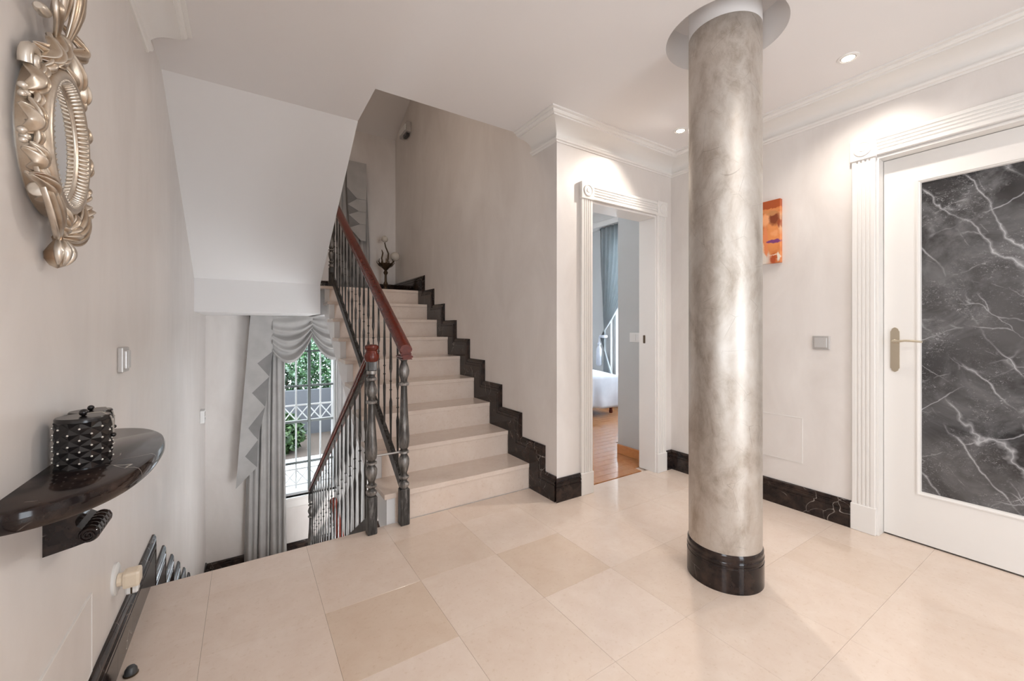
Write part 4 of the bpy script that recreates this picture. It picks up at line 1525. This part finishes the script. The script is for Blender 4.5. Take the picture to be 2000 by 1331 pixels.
# ------------------------------------------------------------------ canvas picture
def m_picture():
    m, k, b = mat('beach_photo_print', (0.8, 0.3, 0.1), 0.45)
    geo = k.n('ShaderNodeNewGeometry').outputs['Position']
    sp = k.n('ShaderNodeSeparateXYZ'); k.link(geo, sp.inputs[0])
    # u runs to the right as seen from the room, v up
    w1 = k.math('MULTIPLY', k.math('SUBTRACT', k.noise(k.coord('World'), 38, 3, 0.6), 0.5), 0.20)
    w2 = k.math('MULTIPLY', k.math('SUBTRACT', k.noise(k.coord('World', loc=(3, 1, 7)), 38, 3, 0.6), 0.5), 0.07)
    u = k.math('ADD', w1, k.math('DIVIDE', k.math('SUBTRACT', 1.395, sp.outputs['Y']), 0.125))
    v = k.math('ADD', w2, k.math('DIVIDE', k.math('SUBTRACT', sp.outputs['Z'], 1.568), 0.413))
    def ell(cu, cv, ru, rv, soft=0.75, ang=0.0):
        du = k.math('DIVIDE', k.math('SUBTRACT', u, cu), ru)
        dv = k.math('DIVIDE', k.math('SUBTRACT', k.math('SUBTRACT', v, cv), k.math('MULTIPLY', k.math('SUBTRACT', u, cu), ang)), rv)
        d = k.math('ADD', k.math('MULTIPLY', du, du), k.math('MULTIPLY', dv, dv))
        return k.ramp(d, [(max(0.0, 1 - soft), 1.0), (1.0, 0.0)])
    nz = k.noise(k.coord('World'), 30, 4, 0.6)
    col = k.ramp(nz, [(0.35, (0.62, 0.17, 0.04)), (0.7, (0.75, 0.30, 0.10))])
    # timber wall at the top
    top = k.ramp(v, [(0.865, 0.0), (0.875, 1.0)])
    col = k.mix(top, col, (0.42, 0.085, 0.018))
    col = k.mix(ell(0.3, 0.835, 1.2, 0.022), col, (0.66, 0.26, 0.09))
    # pale cloth, lower left
    col = k.mix(ell(0.05, 0.06, 0.52, 0.22), col, (0.74, 0.66, 0.58))
    col = k.mix(ell(0.10, 0.27, 0.25, 0.09), col, (0.80, 0.50, 0.32))
    # background behind the figure
    col = k.mix(ell(0.98, 0.62, 0.14, 0.2), col, (0.72, 0.40, 0.22))
    # back and arms
    col = k.mix(ell(0.62, 0.40, 0.46, 0.26), col, (0.80, 0.29, 0.09))
    col = k.mix(ell(0.28, 0.36, 0.13, 0.26, 0.35, -0.6), col, (0.80, 0.26, 0.10))
    col = k.mix(ell(0.70, 0.47, 0.22, 0.06), col, (0.86, 0.36, 0.15))
    # head: face then hair
    col = k.mix(ell(0.30, 0.70, 0.30, 0.12), col, (0.90, 0.42, 0.20))
    col = k.mix(ell(0.55, 0.59, 0.24, 0.08), col, (0.80, 0.30, 0.10))
    col = k.mix(ell(0.70, 0.70, 0.32, 0.13), col, (0.22, 0.045, 0.012))
    col = k.mix(ell(0.62, 0.79, 0.34, 0.045), col, (0.55, 0.24, 0.09))
    col = k.mix(ell(0.93, 0.62, 0.09, 0.09), col, (0.33, 0.07, 0.02))
    # bikini band
    col = k.mix(ell(0.66, 0.345, 0.36, 0.034, 0.25), col, (0.22, 0.05, 0.19))
    # white towel strip and legs
    col = k.mix(ell(0.66, 0.06, 0.20, 0.11), col, (0.45, 0.08, 0.02))
    col = k.mix(ell(0.70, 0.125, 0.32, 0.010), col, (0.85, 0.62, 0.48))
    col = k.mix(ell(0.89, 0.09, 0.085, 0.085), col, (0.82, 0.74, 0.62))
    k.link(col, b.inputs['Base Color'])
    return m


MAT['photo'] = m_picture()
pic = empty('canvas_picture')
box('canvas', (XR - 0.028, 1.272, 1.568), (XR, 1.60, 1.981), 'photo', pic, 0.002)
box('stretcher', (XR - 0.012, 1.280, 1.576), (XR - 0.0005, 1.59, 1.973), 'skirt_wood', pic)
at_base(pic, (XR, 1.436, 1.568))
tag(pic, 'orange beach photo canvas of a figure with a purple band, beside the column', 'picture')


# ------------------------------------------------------------------ landing: lamp, emergency light, upper curtain
def landing_lamp():
    t = empty('table_lamp', (1.50, 5.28, 1.584))
    lathe('base', [(0.075, 0), (0.08, 0.01), (0.05, 0.03), (0.03, 0.05), (0.02, 0.09), (0.032, 0.12), (0.016, 0.16), (0.014, 0.24), (0.03, 0.27), (0.016, 0.30)], 'bronze', t, 24)
    lathe('bowl', [(0.016, 0.30), (0.05, 0.335), (0.085, 0.375), (0.09, 0.385), (0.07, 0.378), (0.0, 0.36)], 'bronze', t, 24)
    for i in range(7):
        q = 2 * PI * i / 7
        p = [(r * math.cos(q), r * math.sin(q), z) for r, z in ((0.04, 0.335), (0.08, 0.36), (0.11, 0.40), (0.10, 0.44))]
        tube('leaf_arm', p, [0.010, 0.014, 0.010, 0.004], 'bronze', t, 6, 0.5)
    tube('stem', [(0, 0, 0.36), (0.03, 0, 0.45), (0.035, 0, 0.52), (0.0, 0, 0.60), (-0.012, 0, 0.655)], [0.012, 0.011, 0.010, 0.009, 0.007], 'bronze', t, 8)
    tube('stem', [(-0.03, 0, 0.36), (-0.05, 0, 0.45), (-0.035, 0, 0.52), (-0.05, 0, 0.56)], [0.010, 0.010, 0.009, 0.004], 'bronze', t, 8)
    tube('stem', [(0.03, -0.02, 0.36), (0.08, -0.02, 0.40), (0.105, -0.02, 0.43)], [0.010, 0.009, 0.007], 'bronze', t, 8)
    ball('globe', (-0.012, 0, 0.70), 0.042, 'globe', t)
    ball('globe', (0.115, -0.02, 0.485), 0.060, 'globe', t)
    tag(t, 'bronze branching lamp with two glass globes on the stair landing', 'lamp')


landing_lamp()


def emergency_light():
    t = empty('emergency_light')
    bm = bmesh.new(); bbox(bm, (XS - 0.06, 4.93, 3.575), (XS, 5.21, 3.70), 0.01, 2)
    frombm('housing', bm, 'grey_plastic', t)
    box('lens', (XS - 0.072, 4.96, 3.60), (XS - 0.058, 5.18, 3.675), 'white_plastic', t, 0.004)
    box('under_lamp', (XS - 0.05, 4.97, 3.54), (XS - 0.01, 5.09, 3.576), 'dark_plastic', t, 0.003)
    at_base(t, (XS, 5.07, 3.575))
    tag(t, 'grey emergency light high on the wall above the landing', 'emergency light')


emergency_light()


def drape(name, x0, x1, z0, z1, y, m, parent, folds=6, depth=0.03, bot=None, nx=60, nz=14, phase=0.0, gather=None):
    """pleated cloth sheet hanging in the XZ plane; bot=(xb0,xb1) lower corners; gather(v)->(xa,xb)"""
    vs, fs = [], []
    for j in range(nz + 1):
        v = j / nz
        if gather:
            xa, xb = gather(v)
        else:
            xa = x0 + ((bot[0] if bot else x0) - x0) * v
            xb = x1 + ((bot[1] if bot else x1) - x1) * v
        z = z1 + (z0 - z1) * v
        for i in range(nx + 1):
            u = i / nx
            a = u * folds * 2 * PI + phase
            dd = depth * (0.55 * math.sin(a) + 0.3 * math.sin(a * 0.53 + 1.3) + 0.2 * math.sin(a * 1.7 + 2 * v))
            vs.append((xa + (xb - xa) * u + 0.2 * depth * math.sin(a * 0.5 + 3 * v), y + dd * (0.65 + 0.35 * v), z))
    for j in range(nz):
        for i in range(nx):
            a = j * (nx + 1) + i
            fs.append((a, a + 1, a + nx + 2, a + nx + 1))
    o = mesh(name, vs, fs, m, parent, True)
    sm = o.modifiers.new('cloth_thickness', 'SOLIDIFY'); sm.thickness = 0.004
    return o


def folded_tail(parent, y, pts_left, hem, m, ml, mirror_x=None):
    """cascade of pleats: hem = [(R_k, L_k)...] in (x,z); pts_left = left border (top, bottom)"""
    (xt, zt), (xb, zb) = pts_left
    def border(z):
        return xt + (xb - xt) * (zt - z) / (zt - zb)
    top_r = hem[0][0][0]
    prev = None
    n = len(hem)
    for k, (R, L) in enumerate(hem):
        yy = y + 0.010 * k
        if k == 0:
            poly = [(xt, zt), (top_r, zt), R, L, (border(L[1]), L[1])]
        else:
            P = hem[k - 1][1]
            poly = [(border(P[1] + 0.05), P[1] + 0.05), (P[0], P[1] + 0.05), (P[0], P[1]), R, L, (border(L[1]), L[1])]
        if k == n - 1:
            poly = poly[:-1]
        prism('pleat', poly, 'y', yy, yy + 0.004, m, parent)
        if k < n - 1:
            R2 = hem[k + 1][0]
            inner = [(R[0], R[1]), (L[0], L[1]), (R2[0], R2[1]), (R[0] - 0.002, R[1])]
            prism('pleat_lining', [R, L, R2], 'y', yy + 0.005, yy + 0.008, ml, parent)


def px2xz(px, py, Y):
    t = math.radians(33)
    a = (px - 1000) / 800
    dx, dy = math.sin(t) + math.cos(t) * a, math.cos(t) - math.sin(t) * a
    s = Y / dy
    return (dx * s, H + (642 - py) / 800 * s)


def lower_curtains():
    Yc = 5.46
    t = empty('curtain')
    drape('curtain_panel', 0.03, 0.38, -1.50, 1.285, Yc + 0.03, 'curtain', t, 7, 0.035, bot=(-0.02, 0.40), nx=90)
    hem_px = [((533, 686), (502.5, 710)), ((526, 736), (492, 768)), ((518, 795), (485, 837)), ((504, 860), (478.5, 893)), ((502, 914), (460.5, 957))]
    Yt = 5.40
    hem = [(px2xz(*a, Yt), px2xz(*b, Yt)) for a, b in hem_px]
    top = px2xz(489, 618, Yt); tip = hem[-1][1]
    folded_tail(t, Yt - 0.02, ((top[0], 1.284), (tip[0] - 0.004, tip[1] - 0.02)), hem, 'curtain', 'lining')
    at_base(t, (0.2, Yc, 1.28))
    tag(t, 'floor-length grey curtain with zigzag cascade left of the stair window', 'curtain')
    # swags
    def swag(x0, x1, dl, dm, dr, flip, label, Y=5.40):
        s_ = empty('curtain_swag')
        vs, fs = [], []
        nu, nv = 40, 60
        folds = 5
        for i in range(nu + 1):
            u = i / nu
            d = dl * (1 - u) ** 1.0 + dr * u
            d += (dm - (dl + dr) / 2) * 4 * u * (1 - u)
            for j in range(nv + 1):
                v = j / nv
                z = 1.284 - d * v
                amp = 0.030 * min(1, v * 2.0) * (0.55 + 0.45 * math.sin(PI * u))
                w_ = v * folds * 2 * PI + 0.9 * math.sin(3 * u)
                yy = Y - 0.02 - 0.05 * math.sin(PI * u) * v + amp * math.sin(w_) + 0.012 * math.sin(w_ * 0.5 + 4 * u)
                z += 0.010 * math.sin(w_ + 1.0) * v
                vs.append((x0 + (x1 - x0) * u, yy, min(z, 1.284)))
        for i in range(nu):
            for j in range(nv):
                a = i * (nv + 1) + j
                fs.append((a, a + 1, a + nv + 2, a + nv + 1))
        o = mesh('swag_cloth', vs, fs, 'curtain', s_, True)
        sm = o.modifiers.new('cloth_thickness', 'SOLIDIFY'); sm.thickness = 0.004
        hemp = []
        for i in range(nu + 1):
            hemp.append(vs[i * (nv + 1) + nv])
        tube('hem', hemp, 0.005, 'curtain', s_, 6)
        at_base(s_, ((x0 + x1) / 2, Y, 1.284))
        tag(s_, label, 'curtain swag')
    swag(0.25, 0.665, 0.40, 0.54, 0.22, 0, 'grey draped swag over the left half of the stair window')
    swag(0.64, 1.06, 0.20, 0.52, 0.40, 1, 'grey draped swag over the right half of the stair window', 5.415)
    t = empty('curtain')
    drape('curtain_panel', 0.955, 1.32, -1.50, 1.285, Yc + 0.03, 'curtain', t, 7, 0.035, nx=90, phase=1.0)
    at_base(t, (1.1, Yc, 1.28))
    tag(t, 'grey curtain right of the stair window, mostly behind the stair side', 'curtain')


lower_curtains()


def upper_curtain():
    Yc = 5.47
    t = empty('curtain')
    drape('curtain_panel', 0.95, 1.30, 1.62, 3.245, Yc + 0.03, 'curtain', t, 6, 0.035, bot=(0.96, 1.37), nx=80)
    # cascade mirrored: pleats point to the right
    Yt = 5.40
    hem_px = [((677, 366), (697, 389)), ((679, 399), (700, 413)), ((681, 419), (703, 438)), ((683, 444), (705, 470))]
    hem = [(px2xz(*a, Yt), px2xz(*b, Yt)) for a, b in hem_px]
    for k, (R, L) in enumerate(hem):
        yy = Yt - 0.02 + 0.01 * k
        zt = 3.235 if k == 0 else hem[k - 1][1][1] + 0.06
        xb = 1.285
        prism('pleat', [(R[0], zt), (xb, zt), (xb, L[1]), L, R], 'y', yy, yy + 0.004, 'curtain', t)
        if k < len(hem) - 1:
            prism('pleat_lining', [R, L, hem[k + 1][0]], 'y', yy + 0.005, yy + 0.008, 'lining', t)
    at_base(t, (1.15, Yc, 3.24))
    tag(t, 'brownish grey pleated curtain on the far wall above the landing', 'curtain')


upper_curtain()


# ------------------------------------------------------------------ stair window
def window():
    wn = struct(empty('window_1'))
    y0, y1 = YF + 0.06, YF + 0.10
    fw_ = 0.03
    box('frame_side', (WX0, y0, WZ0), (WX0 + fw_, y1 + 0.02, WZ1), 'grille', wn, 0.003)
    box('frame_side', (WX1 - fw_, y0, WZ0), (WX1, y1 + 0.02, WZ1), 'grille', wn, 0.003)
    box('frame_head', (WX0 + fw_, y0, WZ1 - fw_), (WX1 - fw_, y1 + 0.02, WZ1), 'grille', wn, 0.003)
    box('frame_foot', (WX0 + fw_, y0, WZ0), (WX1 - fw_, y1 + 0.02, WZ0 + fw_), 'grille', wn, 0.003)
    zs = [-0.508, -0.007, 0.432, 0.86]
    mx = 0.66
    box('mullion', (mx - 0.016, y0, WZ0 + fw_), (mx + 0.016, y1, WZ1 - fw_), 'win_frame', wn, 0.003)
    for z in zs:
        for a, b in ((WX0 + fw_, mx - 0.016), (mx + 0.016, WX1 - fw_)):
            box('glazing_bar', (a, y0 + 0.005, z - 0.012), (b, y1 - 0.005, z + 0.012), 'win_frame', wn, 0.003)
    zz = [WZ0 + fw_] + zs + [WZ1 - fw_]
    for za, zb in zip(zz[:-1], zz[1:]):
        for a, b in ((WX0 + fw_, mx - 0.016), (mx + 0.016, WX1 - fw_)):
            box('pane', (a, y0 + 0.018, za + 0.012), (b, y0 + 0.022, zb - 0.012), 'pane', wn)
    box('window_sill', (WX0 - 0.03, YF - 0.035, WZ0 - 0.03), (WX1 + 0.03, y0, WZ0), 'white', wn, 0.004)
    box('apron', (WX0 - 0.02, YF - 0.014, WZ0 - 0.12), (WX1 + 0.02, YF, WZ0 - 0.03), 'white', wn, 0.004)
    # white iron grille outside
    gr = empty('window_grille')
    gy = YF + 0.33
    xs = [0.395 + 0.142 * i for i in range(-1, 7)]
    for x in xs:
        box('bar', (x - 0.009, gy - 0.009, -1.03), (x + 0.009, gy + 0.009, 1.3), 'grille', gr)
    for z in (0.155, -0.045, -0.66, -0.86):
        box('cross_rail', (xs[0], gy - 0.006, z - 0.010), (xs[-1], gy + 0.006, z + 0.010), 'grille', gr)
    for a, b in zip(xs[:-1], xs[1:]):
        for z0, z1 in ((-0.035, 0.145), (-0.85, -0.67)):
            for p, q in (((a, gy - 0.004, z0), (b, gy - 0.004, z1)), ((a, gy + 0.004, z1), (b, gy + 0.004, z0))):
                tube('diagonal', [p, q], 0.0075, 'grille', gr, 6)
    at_base(gr, (0.66, gy, -1.03))
    tag(gr, 'white iron grille with crossed bars outside the stair window', 'grille')


window()


# ------------------------------------------------------------------ garden outside
def leaves_vf(c, r, n, size, rnd, flat_y=1.0):
    vs, fs = [], []
    for _ in range(n):
        p = Vector((rnd.gauss(0, 1), rnd.gauss(0, 1), rnd.gauss(0, 1))).normalized() * (rnd.random() ** 0.35)
        p = Vector((c[0] + p.x * r[0], c[1] + p.y * r[1], c[2] + p.z * r[2]))
        a = Vector((rnd.uniform(-1, 1), rnd.uniform(-1, 1), rnd.uniform(-0.6, 1))).normalized()
        b = a.cross(Vector((rnd.uniform(-1, 1), rnd.uniform(-1, 1), rnd.uniform(-1, 1)))).normalized()
        s = size * rnd.uniform(0.6, 1.4)
        o = len(vs)
        vs += [p - a * s, p + b * s * 0.45, p + a * s, p - b * s * 0.45]
        fs.append((o, o + 1, o + 2, o + 3))
    return vs, fs


def shrub(name, c, r, n, size, m, label, cat, seed):
    rnd = random.Random(seed)
    t = empty(name)
    vs, fs = leaves_vf(c, r, n, size, rnd)
    me = bpy.data.meshes.new('foliage'); me.from_pydata([tuple(v) for v in vs], [], fs); me.materials.append(MAT[m])
    o = link(bpy.data.objects.new('foliage', me), t); o['kind'] = 'stuff'
    for i in range(4):
        tube('stem', [(c[0] + rnd.uniform(-0.15, 0.15), c[1], c[2] - r[2] - 0.25), (c[0] + rnd.uniform(-0.6, 0.6) * r[0], c[1], c[2])], [0.025, 0.01], 'bark', t, 6)
    at_base(t, (c[0], c[1], c[2] - r[2]))
    return tag(t, label, cat)


gt = struct(box('floor_terrace', (-3, YF + 0.28, -1.15), (6, 7.6, -1.0), 'terrace'))
struct(box('floor_garden', (-6, 7.6, -1.2), (8, 14, -1.02), 'soil'))
struct(box('wall_garden', (-4, 9.3, -1.1), (6, 9.45, -0.12), 'grey_wall'))
shrub('hedge', (-0.62, 10.2, 0.55), (1.2, 0.7, 1.1), 5200, 0.055, 'leaf1', 'tall flowering hedge beyond the stair window, left part', 'hedge', 1)
shrub('hedge', (1.90, 10.1, 0.45), (1.2, 0.7, 1.0), 5200, 0.055, 'leaf1', 'tall flowering hedge beyond the stair window, right part', 'hedge', 2)
shrub('hedge', (0.9, 12.4, 0.9), (3.4, 0.6, 1.9), 9000, 0.09, 'leaf1', 'dense high hedge closing the garden behind the two flowering hedges', 'hedge', 4)
shrub('garden_shrub', (0.35, 8.2, -0.72), (0.55, 0.4, 0.42), 2600, 0.06, 'leaf2', 'dark green shrub below the white crossed bars of the window grille', 'shrub', 3)
box_p = empty('garden_pillar')
box('pillar_body', (1.62, 8.9, -1.02), (2.1, 9.25, 0.36), 'grille', box_p, 0.01)
box('pillar_cap', (1.57, 8.85, 0.36), (2.15, 9.3, 0.42), 'grille', box_p, 0.01)
at_base(box_p, (1.86, 9.07, -1.02))
tag(box_p, 'white garden pillar seen at the right edge of the stair window', 'pillar')


# ------------------------------------------------------------------ bedroom furniture
def bedroom():
    t = empty('bed')
    x0, x1, y0, y1 = 2.55, 4.20, 3.86, 5.9
    box('mattress', (x0 + 0.02, y0 + 0.03, 0.22), (x1 - 0.02, y1, 0.50), 'duvet', t, 0.05, 3)
    box('bed_frame', (x0 + 0.03, y0 + 0.04, 0.12), (x1 - 0.03, y1, 0.22), 'mahogany', t)
    # duvet: top plus draped side towards the door, with soft folds
    vs, fs = [], []
    nx, nv = 60, 26
    for i in range(nx + 1):
        x = x0 + (x1 - x0) * i / nx
        for j in range(nv + 1):
            v = j / nv
            if v < 0.45:
                s = v / 0.45
                y = y0 + 0.9 - (0.9) * s; z = 0.545 - 0.03 * s ** 4 + 0.008 * math.sin(9 * x + 5 * s)
            else:
                s = (v - 0.45) / 0.55
                fold = math.sin(x * 26 + 2 * math.sin(x * 7)) * 0.016 * s
                y = y0 - 0.02 - 0.03 * math.sin(PI * s * 0.5) - fold
                z = 0.515 - s * (0.40 + 0.02 * math.sin(x * 5))
            if i == nx: z = z
            vs.append((x, y, z))
    for i in range(nx):
        for j in range(nv):
            a = i * (nv + 1) + j
            fs.append((a, a + 1, a + nv + 2, a + nv + 1))
    o = mesh('duvet', vs, fs, 'duvet', t, True)
    sm = o.modifiers.new('thickness', 'SOLIDIFY'); sm.thickness = 0.02
    for x in (x0 + 0.06, x1 - 0.06):
        lathe('leg', [(0.022, 0), (0.026, 0.02), (0.020, 0.05), (0.03, 0.12)], 'mahogany', t, 14, (x, y0 + 0.06, 0))
    at_base(t, (3.4, y0, 0))
    tag(t, 'bed with a pale blue-white duvet seen through the bedroom doorway', 'bed')
    # curtain tied back against the window wall (sheet in the YZ plane)
    c = empty('curtain')
    def tied(name, ya, yb, ytie, ztie, z0, z1, m, folds, x):
        vs, fs = [], []
        nu, nv = 50, 30
        for j in range(nv + 1):
            v = j / nv
            z = z1 + (z0 - z1) * v
            s = (z1 - z) / (z1 - ztie)
            if s <= 1:
                k = s ** 2.2
            else:
                k = max(0.55, 1 - (s - 1) * 0.9)
            for i in range(nu + 1):
                u = i / nu
                yy = (ya + (yb - ya) * u)
                yy = yy + (ytie + 0.10 * (u - 0.5) - yy) * k
                vs.append((x + 0.028 * math.sin(u * folds * 2 * PI + v) * (1 - 0.4 * k), yy, z))
        for j in range(nv):
            for i in range(nu):
                a = j * (nu + 1) + i
                fs.append((a, a + 1, a + nu + 2, a + nu + 1))
        o = mesh(name, vs, fs, m, c, True)
        sm = o.modifiers.new('thickness', 'SOLIDIFY'); sm.thickness = 0.004
    tied('curtain_panel', 4.50, 3.75, 4.44, 1.02, 0.05, 2.66, 'curtain_b', 9, 4.52)
    lathe('tie_band', [(0.055, 0), (0.062, 0.01), (0.062, 0.03), (0.055, 0.04)], 'duvet', c, 20, (4.52, 4.43, 1.00))
    lathe('tassel', [(0.03, 0.0), (0.045, 0.03), (0.04, 0.25), (0.018, 0.30), (0.028, 0.33), (0.01, 0.36), (0.008, 0.44)], 'duvet', c, 16, (4.46, 4.46, 0.58))
    box('pelmet', (4.44, 2.4, 2.66), (4.60, 6.3, 2.74), 'white', c, 0.004)
    at_base(c, (4.52, 4.4, 2.6))
    tag(c, 'blue-grey bedroom curtain tied back with a tassel behind the bed', 'curtain')
    wn = struct(empty('window_2'))
    for a, b in ((3.10, 3.15), (3.585, 3.635), (4.31, 4.36)):
        box('frame_side', (4.66, a, 0.35), (4.71, b, 2.5), 'grille', wn, 0.003)
    for a, b in ((0.35, 0.41), (2.44, 2.5)):
        box('frame_rail', (4.66, 3.15, a), (4.71, 4.31, b), 'grille', wn, 0.003)
    for a, b in ((3.15, 3.585), (3.635, 4.31)):
        box('pane', (4.68, a, 0.41), (4.685, b, 2.44), 'pane', wn)


bedroom()
